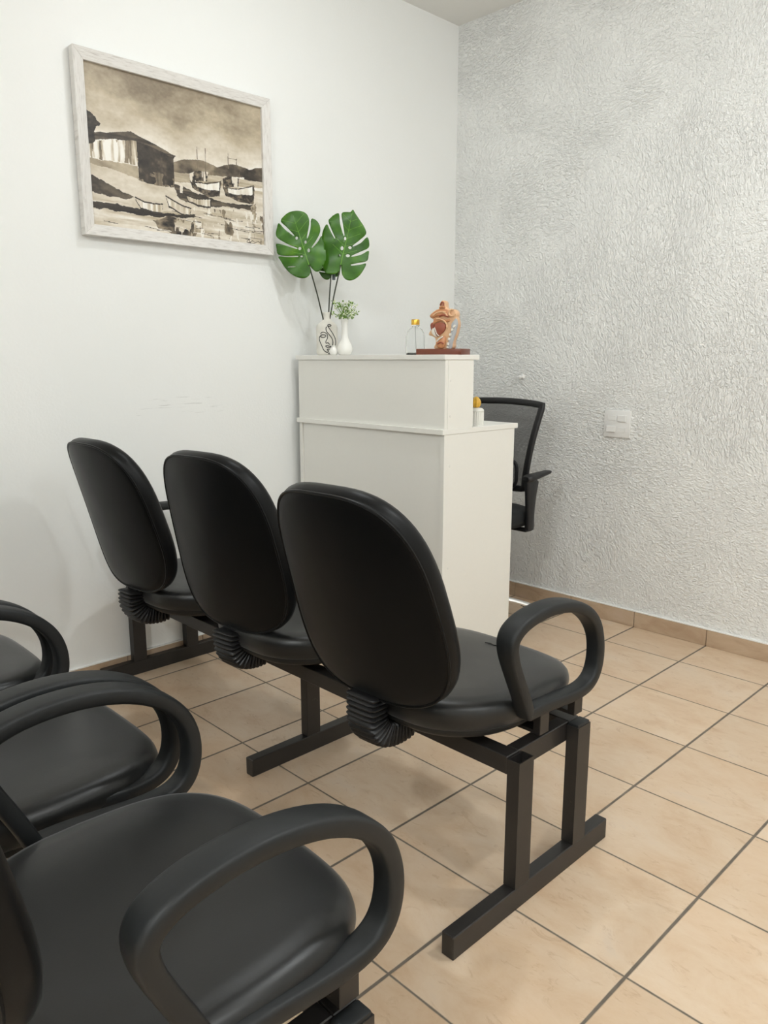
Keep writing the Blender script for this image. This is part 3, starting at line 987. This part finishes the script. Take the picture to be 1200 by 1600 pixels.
# ------------------------------------------------------------------ anatomical half-head on a wooden base
HC = (-0.612, 1.172, TOP)
head = thing('anatomical_head_model', 'anatomical half head model cut through mouth and spine, on a brown wooden base', 'anatomical model', HC, None, math.radians(20))
MB().box(-0.082, 0.082, -0.046, 0.046, 0.0, 0.020).build('wooden_base', M['mahogany'], head, bevel=0.0018)
HD = {
    'OUT': [(-0.0302, 0.0), (-0.0281, 0.0163), (-0.0276, 0.0268), (-0.0302, 0.0367), (-0.0394, 0.0425), (-0.0499, 0.0465), (-0.0507, 0.0535), (-0.0451, 0.0622), (-0.042, 0.0688), (-0.0441, 0.0761), (-0.0451, 0.0819), (-0.0407, 0.0871), (-0.0362, 0.0937), (-0.0381, 0.0997), (-0.0446, 0.1034), (-0.0491, 0.1095), (-0.0459, 0.1155), (-0.0367, 0.1239), (-0.0262, 0.1305), (-0.0163, 0.1349), (-0.0144, 0.1488), (-0.0105, 0.158), (-0.0032, 0.1606), (0.0039, 0.1567), (0.0063, 0.1449), (0.0084, 0.1365), (0.0184, 0.1305), (0.0262, 0.1318), (0.0354, 0.1297), (0.042, 0.1226), (0.0441, 0.1108), (0.042, 0.1055), (0.0451, 0.0963), (0.0478, 0.0819), (0.0451, 0.0662), (0.0407, 0.0478), (0.0328, 0.0241), (0.0283, 0.0)],
    'SPINE': [(0.0118, 0.0), (0.0158, 0.0189), (0.0223, 0.0425), (0.0262, 0.0635), (0.0268, 0.0819), (0.0341, 0.0924), (0.0407, 0.1003), (0.0451, 0.095), (0.0478, 0.0819), (0.0451, 0.0662), (0.0407, 0.0478), (0.0328, 0.0241), (0.0283, 0.0)],
    'BRAIN': [(-0.0459, 0.1081), (-0.0394, 0.1186), (-0.0262, 0.127), (-0.0131, 0.1318), (0.0026, 0.1331), (0.0144, 0.1278), (0.021, 0.116), (0.0223, 0.1068), (0.0131, 0.105), (0.0, 0.1095), (-0.0131, 0.1095), (-0.0262, 0.1068), (-0.0341, 0.1029)],
    'MOUTH': [(-0.0302, 0.078), (-0.0236, 0.0858), (-0.0105, 0.0885), (0.0026, 0.0858), (0.0084, 0.0766), (0.0058, 0.0635), (0.0, 0.0543), (-0.0105, 0.0465), (-0.0184, 0.0399), (-0.0262, 0.0504), (-0.0302, 0.0662)],
    'NASAL': [(-0.0328, 0.099), (-0.021, 0.105), (-0.0079, 0.1016), (0.0079, 0.0963), (0.021, 0.099), (0.0197, 0.0898), (0.0066, 0.0892), (-0.0105, 0.0911), (-0.0262, 0.0871), (-0.0336, 0.0806)],
    'THROAT': [(-0.0236, 0.0189), (-0.0131, 0.0294), (0.0026, 0.0425), (0.0079, 0.0399), (0.0084, 0.0241), (0.0026, 0.0032), (-0.0131, 0.0018), (-0.021, 0.0084)],
    'JAW': [(-0.0394, 0.0662), (-0.0341, 0.0714), (-0.0262, 0.0556), (-0.0171, 0.0425), (-0.0236, 0.0399), (-0.0341, 0.0465), (-0.0399, 0.0556)],
    'FACE': [(-0.0446, 0.0819), (-0.0367, 0.0885), (-0.0302, 0.0819), (-0.0341, 0.0662), (-0.0394, 0.0609), (-0.0433, 0.0688)],

}
def hp(l, dz=0.020):
    return [(a * HS + HX, b + dz) for a, b in l]
HS, HX = 1.08, 0.006
def sl(l, n=3):
    return [(p.x, p.y) for p in spline([(a, b, 0) for a, b in l], n, closed=True)]
def relief(name, key, mat, y0, y1, par, bev=0.002):
    pl = sl(hp(HD[key]))
    mb = MB().prism(pl, y0, y1)
    return mb.build(name, mat, par, bevel=bev, seg=2, angle=50)
FS = -0.014
hs = relief('head_section', 'OUT', M['flesh_pale'], FS, 0.018, head, 0.0035)
relief('brain_cavity', 'BRAIN', M['flesh'], FS - 0.006, FS + 0.003, hs, 0.003)
relief('nasal_cavity', 'NASAL', M['flesh'], FS - 0.005, FS + 0.003, hs, 0.0025)
relief('tongue', 'MOUTH', M['flesh_red'], FS - 0.007, FS + 0.003, hs, 0.003)
relief('throat', 'THROAT', M['flesh'], FS - 0.006, FS + 0.003, hs, 0.003)
relief('jaw', 'JAW', M['cream'], FS - 0.004, FS + 0.003, hs, 0.0015)
relief('lip', 'FACE', M['flesh_red'], FS - 0.004, FS + 0.003, hs, 0.002)
sp = relief('spine', 'SPINE', M['bone'], FS - 0.004, FS + 0.004, hs, 0.002)
k_ = 0.0021 / 8
for cx, cy, w, hgt, an in ((830, 470, 26, 40, -0.6), (806, 512, 26, 30, -0.35), (783, 575, 30, 32, -0.25), (767, 630, 28, 32, -0.15), (755, 690, 26, 32, -0.1), (748, 735, 24, 22, -0.05)):
    c, s = math.cos(an), math.sin(an)
    pl = []
    for a, b in ((-w / 2, -hgt / 2), (w / 2, -hgt / 2), (w / 2, hgt / 2), (-w / 2, hgt / 2)):
        pl.append(((cx - 690 + a * c - b * s) * k_ * HS + HX, (752 - cy + a * s + b * c) * k_ + 0.020))
    vo = MB().prism(pl, FS - 0.007, FS - 0.002).build('vertebra', M['cream'], sp, bevel=0.001, seg=1)
def fold(pts, r, mat, name='fold'):
    p3 = [((x - 690) * k_ * HS + HX, FS - 0.006, (752 - y) * k_ + 0.020) for x, y in pts]
    MB().tube(spline(p3, 6), r, 8).build(name, mat, hs)
fold([(560, 330), (600, 300), (660, 285), (720, 290)], 0.0028, M['flesh_pale'])
fold([(640, 340), (680, 325), (720, 335), (755, 350)], 0.0030, M['flesh_red'])
fold([(600, 372), (650, 375), (700, 400), (735, 440), (740, 490)], 0.0026, M['flesh_pale'])
fold([(690, 290), (720, 310), (745, 345)], 0.0026, M['flesh_pale'])
fold([(620, 690), (660, 670), (700, 690)], 0.0028, M['flesh_red'])
fold([(610, 660), (650, 620), (690, 600)], 0.0024, M['cream'])
fold([(580, 480), (595, 520), (610, 560), (640, 590)], 0.0020, M['cream'])
cc = [(800 + 36 * math.cos(t) * (1 - 0.0 * t), 302 + 40 * math.sin(t)) for t in [0.2 + 0.5 * i for i in range(11)]]
fold(cc, 0.0034, M['flesh_pale'], 'curl')
fold([(650, 205), (668, 168), (690, 172), (688, 210)], 0.0028, M['flesh_red'])
fold([(640, 235), (680, 225), (710, 235)], 0.0030, M['flesh'])

# ------------------------------------------------------------------ ribbed jar on the lower worktop
JC = (-0.583, 1.322, 0.886)
jar = thing('ribbed_jar', 'white ribbed candle jar with a golden yellow knob, on the lower worktop', 'jar', JC)
MB().lathe([(1e-6, 0), (0.0275, 0), (0.028, 0.002), (0.028, 0.044), (0.0275, 0.047), (1e-6, 0.047)], 96, flute=0.035, nf=24).build('jar_body', M['candle'], jar, angle=50)
ld = MB().lathe([(0.0285, 0.0475), (0.0290, 0.050), (0.0275, 0.056), (0.021, 0.0605), (0.010, 0.0625), (1e-6, 0.063)], 48).build('lid', M['candle'], jar, angle=80)
kn = MB().lathe([(0.008, 0.062), (0.013, 0.066), (0.0162, 0.074), (0.0160, 0.083), (0.0125, 0.092), (0.0065, 0.099), (1e-6, 0.102)], 40, flute=0.09, nf=8).build('knob', M['yellow'], ld, angle=60)

# ------------------------------------------------------------------ office chair behind the desk
OX, OY = -0.862, 1.62
ch = thing('office_chair', 'black mesh-back office chair behind the reception desk', 'office chair', (OX, OY, 0))
# seat cushion
lp = superloop(4.0, 56)
prof = [(0.4, 0.432), (0.85, 0.434), (0.96, 0.443), (1.0, 0.462), (0.995, 0.488), (0.965, 0.502), (0.88, 0.510), (0.6, 0.513), (0.3, 0.513)]
rings = [[(u * r * 0.235, v * r * 0.225, z) for u, v in lp] for r, z in prof]
V, Fc = ring_solid(rings, (0, 0, 0.432), (0, 0, 0.513))
mesh_from('seat', V, Fc, M['fabric'], ch, angle=60)
def bk(u, v):
    """mesh back surface: u across, v up (0..1)"""
    hw = 0.186 + 0.044 * v ** 1.3
    y = 0.185 + 0.05 * v - 0.012 * math.sin(v * math.pi) - 0.035 * u * u
    z = 0.588 + 0.345 * v + 0.010 * (1 - u * u) * v - 0.012 * (1 - u * u) * (1 - v)
    return (u * hw, y, z)
NU, NV = 20, 16
V = [bk(-1 + 2 * i / NU, j / NV) for j in range(NV + 1) for i in range(NU + 1)]
Fc = [(j * (NU + 1) + i, j * (NU + 1) + i + 1, (j + 1) * (NU + 1) + i + 1, (j + 1) * (NU + 1) + i) for j in range(NV) for i in range(NU)]
def strip(pts, w, d):
    """flattened bar swept along pts (in the plane of the back)"""
    out = MB()
    n = len(pts)
    V_, F_ = [], []
    for i in range(n):
        a, b = Vector(pts[(i - 1) % n]), Vector(pts[(i + 1) % n])
        t = (b - a).normalized()
        f = Vector((0, -1, 0.1)).normalized()
        sd = t.cross(f).normalized()
        p = Vector(pts[i])
        for k in range(12):
            an = 2 * math.pi * k / 12
            V_.append(p + sd * sgnpow(math.cos(an), 0.6) * w + f * sgnpow(math.sin(an), 0.6) * d)
    for i in range(n):
        for k in range(12):
            F_.append((i * 12 + k, i * 12 + (k + 1) % 12, ((i + 1) % n) * 12 + (k + 1) % 12, ((i + 1) % n) * 12 + k))
    return out.add(V_, F_)
rim = []
NR = 24
for i in range(NR):
    rim.append(bk(-0.95 + 1.9 * i / NR, 1.0))
for i in range(NR):
    rim.append(bk(0.97, 1 - i / NR))
for i in range(NR):
    rim.append(bk(0.95 - 1.9 * i / NR, 0.0))
for i in range(NR):
    rim.append(bk(-0.97, i / NR))
bf = strip(rim, 0.0135, 0.009).build('back_frame', M['chair_black'], ch, angle=60)
mesh_from('back_mesh', V, [f for f in Fc], M['mesh'], bf)
# lumbar loop in front of the mesh
lum = []
for i in range(40):
    t = 2 * math.pi * i / 40
    lum.append((sgnpow(math.cos(t), 0.5) * 0.142, 0.150, 0.645 + sgnpow(math.sin(t), 0.5) * 0.066))
strip(lum, 0.007, 0.006).build('lumbar_frame', M['chair_black'], ch, angle=60)
# spine joining back and seat
MB().tube(spline([(0, 0.10, 0.425), (0, 0.20, 0.43), (0, 0.232, 0.50), (0, 0.215, 0.60), (0, 0.205, 0.68)], 6), 0.02, 10).build('back_support', M['chair_black'], ch)
for sd in (1, -1):
    a = MB()
    X = sd * 0.252
    pad = []
    for i in range(11):
        q = i / 10
        pad.append((X, 0.062 + 0.165 * q, 0.644 + 0.018 * q, 0.026 - 0.006 * q, 0.017 - 0.011 * q))
    V_, F_ = [], []
    for i, p in enumerate(pad):
        e = 1.0 if 0 < i < 10 else 0.6
        for k in range(12):
            an = 2 * math.pi * k / 12
            V_.append((p[0] + sgnpow(math.cos(an), 0.7) * p[3] * e, p[1], p[2] + sgnpow(math.sin(an), 0.7) * p[4] * e))
    for i in range(10):
        for k in range(12):
            F_.append((i * 12 + k, i * 12 + (k + 1) % 12, (i + 1) * 12 + (k + 1) % 12, (i + 1) * 12 + k))
    F_ += [tuple(range(11, -1, -1)), tuple(10 * 12 + k for k in range(12))]
    ar = MB().add(V_, F_).build('armrest', M['chair_black'], ch, angle=60)
    # broad upright below the front of the pad, running down to the seat
    V_, F_ = [], []
    up = [(0.078, 0.026, 0.650), (0.092, 0.044, 0.628), (0.088, 0.034, 0.58), (0.086, 0.026, 0.53), (0.086, 0.022, 0.48), (0.086, 0.024, 0.445), (0.084, 0.020, 0.432)]
    for y_, w_, z_ in up:
        for k in range(12):
            an = 2 * math.pi * k / 12
            V_.append((X + sgnpow(math.cos(an), 0.6) * 0.014, y_ + sgnpow(math.sin(an), 0.6) * w_ * 0.9 + 0.012, z_))
    for i in range(len(up) - 1):
        for k in range(12):
            F_.append((i * 12 + k, i * 12 + (k + 1) % 12, (i + 1) * 12 + (k + 1) % 12, (i + 1) * 12 + k))
    F_ += [tuple(range(11, -1, -1)), tuple((len(up) - 1) * 12 + k for k in range(12))]
    MB().add(V_, F_).build('arm_strut', M['chair_black'], ar, angle=60)
    MB().box(min(X, X - sd * 0.10), max(X, X - sd * 0.10), 0.075, 0.120, 0.424, 0.4325).build('arm_plate', M['chair_black'], ar, bevel=0.002, seg=1)
MB().tube([(0, 0, 0.432), (0, 0, 0.40)], 0.06, 20).build('tilt_plate', M['chair_black'], ch)
MB().tube([(0, 0, 0.40), (0, 0, 0.26)], 0.026, 16).tube([(0, 0, 0.26), (0, 0, 0.08)], 0.016, 16).build('gas_lift', M['chair_black'], ch)
MB().tube([(0, 0, 0.135), (0, 0, 0.07)], 0.032, 20).build('hub', M['chrome'], ch)
for k in range(5):
    an = math.radians(48 + 72 * k)
    d = Vector((math.cos(an), math.sin(an), 0))
    lg = MB().tube(spline([(0, 0, 0.112), tuple(d * 0.10 + Vector((0, 0, 0.110))), tuple(d * 0.2 + Vector((0, 0, 0.092))), tuple(d * 0.285 + Vector((0, 0, 0.066)))], 8), 0.012, 10).build('star_leg', M['chrome'], ch)
    cs = MB()
    sdv = Vector((-d.y, d.x, 0))
    c0 = d * 0.27 + Vector((0, 0, 0.0255))
    for q in (-1, 1):
        cs.tube([tuple(c0 + sdv * (q * 0.008)), tuple(c0 + sdv * (q * 0.022))], 0.025, 20)
    cs.tube([tuple(c0 + Vector((0, 0, 0.0))), tuple(c0 + Vector((0, 0, 0.042)))], 0.006, 8)
    cs.build('caster', M['chair_black'], lg)

# ------------------------------------------------------------------ wall switch plate and hook
SX, SZ = -0.443, 0.8545
sw = thing('wall_switch', 'square white switch plate on the stucco wall', 'switch', (SX, WY, SZ))
MB().box(-0.060, 0.060, -0.0075, -0.0005, -0.056, 0.056).build('plate', M['switch'], sw, bevel=0.0025)
for x0, x1, z, nm in ((-0.042, -0.004, 0.023, 'blank_module'), (0.004, 0.042, 0.023, 'rocker'), (-0.046, -0.006, -0.022, 'rocker'), (0.004, 0.042, -0.024, 'blank_module')):
    hgt = 0.013 if nm == 'rocker' else 0.010
    dep = 0.0125 if nm == 'rocker' else 0.0088
    MB().box(x0, x1, -dep, -0.0073, z - hgt, z + hgt).build(nm, M['switch'], sw, bevel=0.0012, seg=1)
hk = thing('wall_hook', 'small white plastic hook stuck on the stucco wall above the office chair', 'hook', (-0.930, WY, 1.040))
MB().lathe([(1e-6, 0.0), (0.010, 0.0), (0.011, 0.003), (0.007, 0.006), (0.0052, 0.014), (0.0085, 0.020), (0.0088, 0.026), (0.005, 0.030), (1e-6, 0.031)], 20).build('hook_body', M['switch'], hk)
hk.children[0].rotation_euler = (math.pi / 2, 0, 0)

# ------------------------------------------------------------------ framed painting
PY0, PY1, PZ0, PZ1 = 0.250, 0.988, 1.509, 2.062
FW = 0.035
PO = (WX, (PY0 + PY1) / 2, PZ0)
pic = thing('framed_painting', 'sepia harbour painting in a whitewashed wooden frame on the smooth wall', 'painting', PO)
def bar(poly, name, mat):
    """mitred bar: outline in y,z swept from the wall outwards with a sloped face"""
    V = [(WX + 0.004, y, z) for y, z in poly] + [(WX + 0.034, y, z) for y, z in poly[:2]] + [(WX + 0.028, y, z) for y, z in poly[2:]]
    Fc = [(0, 1, 2, 3), (7, 6, 5, 4), (0, 4, 5, 1), (1, 5, 6, 2), (2, 6, 7, 3), (3, 7, 4, 0)]
    return mesh_from(name, V, Fc, mat, pic, smooth=False, shift=PO, bevel=0.0012, seg=1)
a, b, c, d = PY0, PY1, PZ0, PZ1
bar([(a, d), (b, d), (b - FW, d - FW), (a + FW, d - FW)], 'frame_bar', M['wood_h'])
bar([(b, c), (a, c), (a + FW, c + FW), (b - FW, c + FW)], 'frame_bar', M['wood_h'])
bar([(a, c), (a, d), (a + FW, d - FW), (a + FW, c + FW)], 'frame_bar', M['wood_v'])
bar([(b, d), (b, c), (b - FW, c + FW), (b - FW, d - FW)], 'frame_bar', M['wood_v'])
NX, NY = 420, 310
PICF = {
    'tree': [(0.004,0.704),(0.031,0.7),(0.049,0.676),(0.066,0.657),(0.079,0.632),(0.055,0.614),(0.039,0.575),(0.038,0.529),(0.007,0.504),(-0.011,0.505)],
    'roof': [(0.011,0.568),(0.044,0.579),(0.125,0.601),(0.224,0.632),(0.263,0.613),(0.354,0.579),(0.464,0.532),(0.449,0.514),(0.353,0.555),(0.253,0.578),(0.142,0.563),(0.009,0.526)],
    'wallw': [(0.006,0.509),(0.123,0.558),(0.254,0.585),(0.253,0.422),(0.116,0.423),(0.003,0.418)],
    'base': [(0.003,0.416),(0.116,0.419),(0.253,0.419),(0.253,0.336),(0.114,0.374),(0.005,0.387)],
    'wallr': [(0.252,0.584),(0.353,0.557),(0.449,0.516),(0.449,0.323),(0.359,0.313),(0.255,0.329)],
    'hill1': [(0.435,0.486),(0.491,0.513),(0.558,0.533),(0.621,0.539),(0.667,0.529),(0.702,0.514),(0.706,0.451),(0.433,0.422)],
    'hill2': [(0.684,0.5),(0.744,0.534),(0.805,0.555),(0.867,0.552),(0.905,0.539),(0.903,0.484),(0.682,0.447)],
    'hill3': [(0.879,0.524),(0.943,0.557),(1.002,0.575),(1.0,0.466),(0.878,0.465)],
    'far': [(0.434,0.447),(0.556,0.46),(0.718,0.456),(1.0,0.471),(0.999,0.426),(0.716,0.387),(0.441,0.36)],
    'ground': [(0.002,0.39),(0.114,0.374),(0.253,0.336),(0.375,0.309),(0.46,0.287),(0.526,0.246),(0.368,0.143),(0.223,0.157),(0.104,0.174),(0.005,0.18)],
    'shade': [(0.002,0.316),(0.109,0.271),(0.225,0.219),(0.184,0.197),(0.096,0.197),(0.002,0.216)],
    'strip': [(0.002,0.158),(0.103,0.155),(0.222,0.151),(0.325,0.136),(0.455,0.144),(0.569,0.168),(0.556,0.14),(0.41,0.117),(0.251,0.105),(0.131,0.111),(0.002,0.114)],
    'boat1': [(0.23,0.217),(0.276,0.196),(0.328,0.193),(0.376,0.198),(0.374,0.144),(0.315,0.144),(0.253,0.156)],
    'boat2': [(0.397,0.256),(0.437,0.234),(0.491,0.208),(0.538,0.199),(0.528,0.155),(0.478,0.158),(0.413,0.195)],
    'boat3': [(0.51,0.285),(0.572,0.27),(0.66,0.286),(0.658,0.235),(0.594,0.228),(0.526,0.246)],
    'ship1': [(0.536,0.385),(0.622,0.389),(0.729,0.423),(0.714,0.313),(0.642,0.293),(0.552,0.342)],
    'ship1w': [(0.57,0.375),(0.645,0.384),(0.717,0.411),(0.713,0.353),(0.632,0.342),(0.581,0.354)],
    'cab1': [(0.536,0.43),(0.579,0.462),(0.648,0.466),(0.643,0.406),(0.544,0.38)],
    'ship2': [(0.74,0.385),(0.838,0.389),(0.941,0.436),(0.935,0.296),(0.836,0.3),(0.751,0.326)],
    'ship2w': [(0.764,0.378),(0.838,0.383),(0.928,0.42),(0.926,0.36),(0.837,0.348),(0.769,0.35)],
    'cab2': [(0.736,0.437),(0.773,0.467),(0.846,0.463),(0.839,0.403),(0.74,0.385)],
    'dark1': [(0.446,0.342),(0.507,0.334),(0.642,0.293),(0.761,0.273),(0.938,0.296),(0.943,0.255),(0.761,0.246),(0.64,0.233),(0.514,0.231),(0.46,0.274)],
    'refl1': [(0.323,0.091),(0.41,0.117),(0.544,0.118),(0.563,0.001),(0.45,-0.001),(0.342,0.036)],
    'refl2': [(0.723,0.213),(0.797,0.232),(0.798,0.045),(0.743,0.052)],
    'refl3': [(0.912,0.285),(0.951,0.299),(0.947,0.122),(0.921,0.111)],
    'mast1': [(0.589,0.622),(0.586,0.46)],
    'mast2': [(0.638,0.623),(0.635,0.437)],
    'mast3': [(0.777,0.623),(0.776,0.519)],
    'arm3': [(0.776,0.592),(0.831,0.591)],
    'mast4': [(0.831,0.598),(0.827,0.543)],
    'mast5': [(0.574,0.49),(0.58,0.426)],
    'mast6': [(0.847,0.507),(0.84,0.451)],
    'sig': [(0.88,0.021),(0.896,0.037),(0.899,0.016),(0.919,0.03),(0.938,0.018),(0.958,0.031),(0.971,0.019)],
    'figure': [(0.48,0.355),(0.494,0.351),(0.492,0.292),(0.477,0.296)],

}
def paint_canvas():
    rng = np.random.default_rng(7)
    u, v = np.meshgrid((np.arange(NX) + 0.5) / NX, (np.arange(NY) + 0.5) / NY)
    def noise(fx, fy, oct_=4, seed=0):
        r = np.random.default_rng(seed)
        tot = np.zeros_like(u)
        amp, s = 1.0, 0.0
        for o in range(oct_):
            gx, gy = max(2, int(fx * 2 ** o)), max(2, int(fy * 2 ** o))
            g = r.random((gy + 2, gx + 2))
            x, y = u * gx, v * gy
            i, j = x.astype(int), y.astype(int)
            a, b = x - i, y - j
            a, b = a * a * (3 - 2 * a), b * b * (3 - 2 * b)
            tot += amp * ((g[j, i] * (1 - a) + g[j, i + 1] * a) * (1 - b) + (g[j + 1, i] * (1 - a) + g[j + 1, i + 1] * a) * b)
            s += amp
            amp *= 0.55
        return tot / s
    wx, wy = (noise(30, 24, 3, 91) - 0.5) * 0.012, (noise(30, 24, 3, 92) - 0.5) * 0.012
    def poly(key, wob=1.0):
        p = PICF[key] if isinstance(key, str) else key
        x, y = u + wx * wob, v + wy * wob
        c = np.zeros(u.shape, bool)
        for i in range(len(p)):
            (x1, y1), (x2, y2) = p[i - 1], p[i]
            if y1 == y2:
                continue
            c ^= ((y1 > y) != (y2 > y)) & (x < (x2 - x1) * (y - y1) / (y2 - y1) + x1)
        return c
    def stroke(p, w):
        m = np.zeros(u.shape, bool)
        for (x1, y1), (x2, y2) in zip(p[:-1], p[1:]):
            dx, dy = (x2 - x1), (y2 - y1) * 0.75
            L = dx * dx + dy * dy + 1e-9
            t = np.clip(((u - x1) * dx + (v - y1) * 0.75 * dy) / L, 0, 1)
            m |= np.hypot(u - x1 - t * dx, (v - y1) * 0.75 - t * dy) < w
        return m
    # tone 0 (dark) .. 1 (light); mapped to a sepia ramp at the end
    cl = noise(3, 4, 5, 1)
    cl2 = noise(6, 9, 4, 2)
    T = 0.93 - 0.50 * np.clip((v - 0.52) / 0.48, 0, 1) ** 0.9 + (cl - 0.5) * 0.55 + (cl2 - 0.5) * 0.22
    T = np.clip(T, 0.40, 0.95)
    sea = v < 0.40
    T[sea] = (0.74 + (noise(4, 30, 4, 3)[sea] - 0.5) * 0.5)
    fine = noise(60, 60, 3, 4)
    vert = noise(70, 6, 3, 5)
    horiz = noise(6, 60, 3, 6)
    def put(m, val, tex=None, amt=0.3):
        T[m] = (val + ((tex[m] - 0.5) * amt if tex is not None else 0))
    put(poly('far'), 0.62, horiz, 0.5)
    for k, t in (('hill1', 0.36), ('hill2', 0.30), ('hill3', 0.24)):
        put(poly(k), t, noise(14, 14, 3, 8), 0.5)
    put(poly('ground'), 0.74, noise(6, 12, 4, 9), 0.45)
    put(poly('base'), 0.60, noise(12, 8, 3, 10), 0.5)
    put(poly('shade', 2), 0.22, noise(6, 12, 4, 11), 0.4)
    put(poly('strip', 2), 0.10, horiz, 0.3)
    put(poly('wallw'), 0.86, vert, 1.5)
    put(poly('wallr'), 0.13, noise(30, 20, 3, 12), 0.32)
    put(poly('wallr') & (v < 0.40) & (noise(22, 16, 3, 21) > 0.52), 0.34, vert, 0.5)
    put(poly('wallw') & (noise(46, 5, 3, 22) > 0.60), 0.42, vert, 0.7)
    put(poly('roof'), 0.22, horiz, 0.4)
    put(poly('tree', 3), 0.10, fine, 0.2)
    # water foreground
    w = (v < 0.16 + 0.05 * u) & ~poly('ground') & ~poly('strip', 2)
    put(w, 0.74, noise(5, 40, 4, 13), 0.6)
    put(poly('dark1', 2), 0.16, horiz, 0.5)
    rf = noise(34, 12, 3, 14)
    put(poly('refl1', 3) & (rf > 0.40), 0.22, noise(26, 30, 3, 16), 0.8)
    put(poly('refl2', 3) & (rf > 0.46), 0.34, noise(30, 12, 3, 15), 0.9)
    put(poly('refl3', 3) & (rf > 0.46), 0.34, noise(30, 12, 3, 15), 0.9)
    put((v < 0.22) & (u > 0.45) & (noise(44, 9, 3, 17) > 0.66), 0.42, rf, 0.6)
    put((v < 0.24) & (u > 0.55) & (noise(40, 10, 3, 18) > 0.68), 0.92)
    for k in ('ship1', 'ship2', 'cab1', 'cab2'):
        put(poly(k), 0.20, fine, 0.6)
    put(poly('ship1w'), 0.95, vert, 0.5)
    put(poly('ship2w'), 0.97, vert, 0.5)
    for k in ('cab1', 'cab2'):
        put(poly(k) & (vert > 0.52), 0.84)
    for k in ('boat1', 'boat2', 'boat3'):
        p = np.array(PICF[k])
        put(poly([(a, b - 0.012) for a, b in p]), 0.12)
        put(poly(k), 0.74, vert, 0.7)
        put(stroke([tuple(q) for q in p[:4]], 0.0035), 0.1)
    put(poly('figure'), 0.85)
    for k in ('mast1', 'mast2', 'mast3', 'arm3', 'mast4', 'mast5', 'mast6'):
        put(stroke(PICF[k], 0.0018), 0.32)
    for i in range(60):     # broken light ripples on the water
        x0, y0 = rng.uniform(0.05, 0.95), rng.uniform(0.0, 0.20)
        if x0 < 0.4 and y0 > 0.06:
            continue
        put(stroke([(x0, y0), (x0 + rng.uniform(0.02, 0.09), y0 + rng.uniform(-0.012, 0.006))], 0.0016), rng.choice([0.2, 0.9]))
    put(stroke(PICF['sig'], 0.0016), 0.2)
    T += (fine - 0.5) * 0.10
    T = np.clip(T, 0, 1)
    xs = [0, 0.18, 0.40, 0.62, 0.82, 1.0]
    cols = np.array([lin(28, 24, 22)[:3], lin(66, 58, 50)[:3], lin(136, 122, 102)[:3], lin(190, 176, 152)[:3], lin(222, 212, 196)[:3], lin(246, 242, 234)[:3]])
    out = np.stack([np.interp(T, xs, cols[:, c]) for c in range(3)], -1)
    return out
img = paint_canvas()
cy0, cy1, cz0, cz1 = PY0 + FW - 0.003, PY1 - FW + 0.003, PZ0 + FW - 0.003, PZ1 - FW + 0.003
me = bpy.data.meshes.new('canvas')
ys = np.linspace(cy0, cy1, NX + 1)
zs = np.linspace(cz0, cz1, NY + 1)
gy, gz = np.meshgrid(ys, zs)
verts = np.stack([np.full(gy.size, 0.018), gy.ravel() - PO[1], gz.ravel() - PO[2]], 1)
ii, jj = np.meshgrid(np.arange(NX), np.arange(NY))
b0 = (jj * (NX + 1) + ii).ravel()
faces = np.stack([b0, b0 + 1, b0 + NX + 2, b0 + NX + 1], 1)
nv = len(verts)
bk_v = [(0.010, cy0 - PO[1], cz0 - PO[2]), (0.010, cy1 - PO[1], cz0 - PO[2]), (0.010, cy1 - PO[1], cz1 - PO[2]), (0.010, cy0 - PO[1], cz1 - PO[2])]
me.from_pydata([tuple(p) for p in verts] + bk_v, [], [tuple(int(q) for q in f) for f in faces] + [(nv + 3, nv + 2, nv + 1, nv)])
att = me.color_attributes.new('Col', 'FLOAT_COLOR', 'CORNER')
fc = np.concatenate([img.reshape(-1, 3), np.ones((NX * NY, 1))], 1)
allc = np.repeat(fc, 4, axis=0)
allc = np.concatenate([allc, np.full((4, 4), 0.4)], 0)
att.data.foreach_set('color', allc.astype(np.float32).ravel())
me.materials.append(M['paint'])
link('canvas', me, pic)
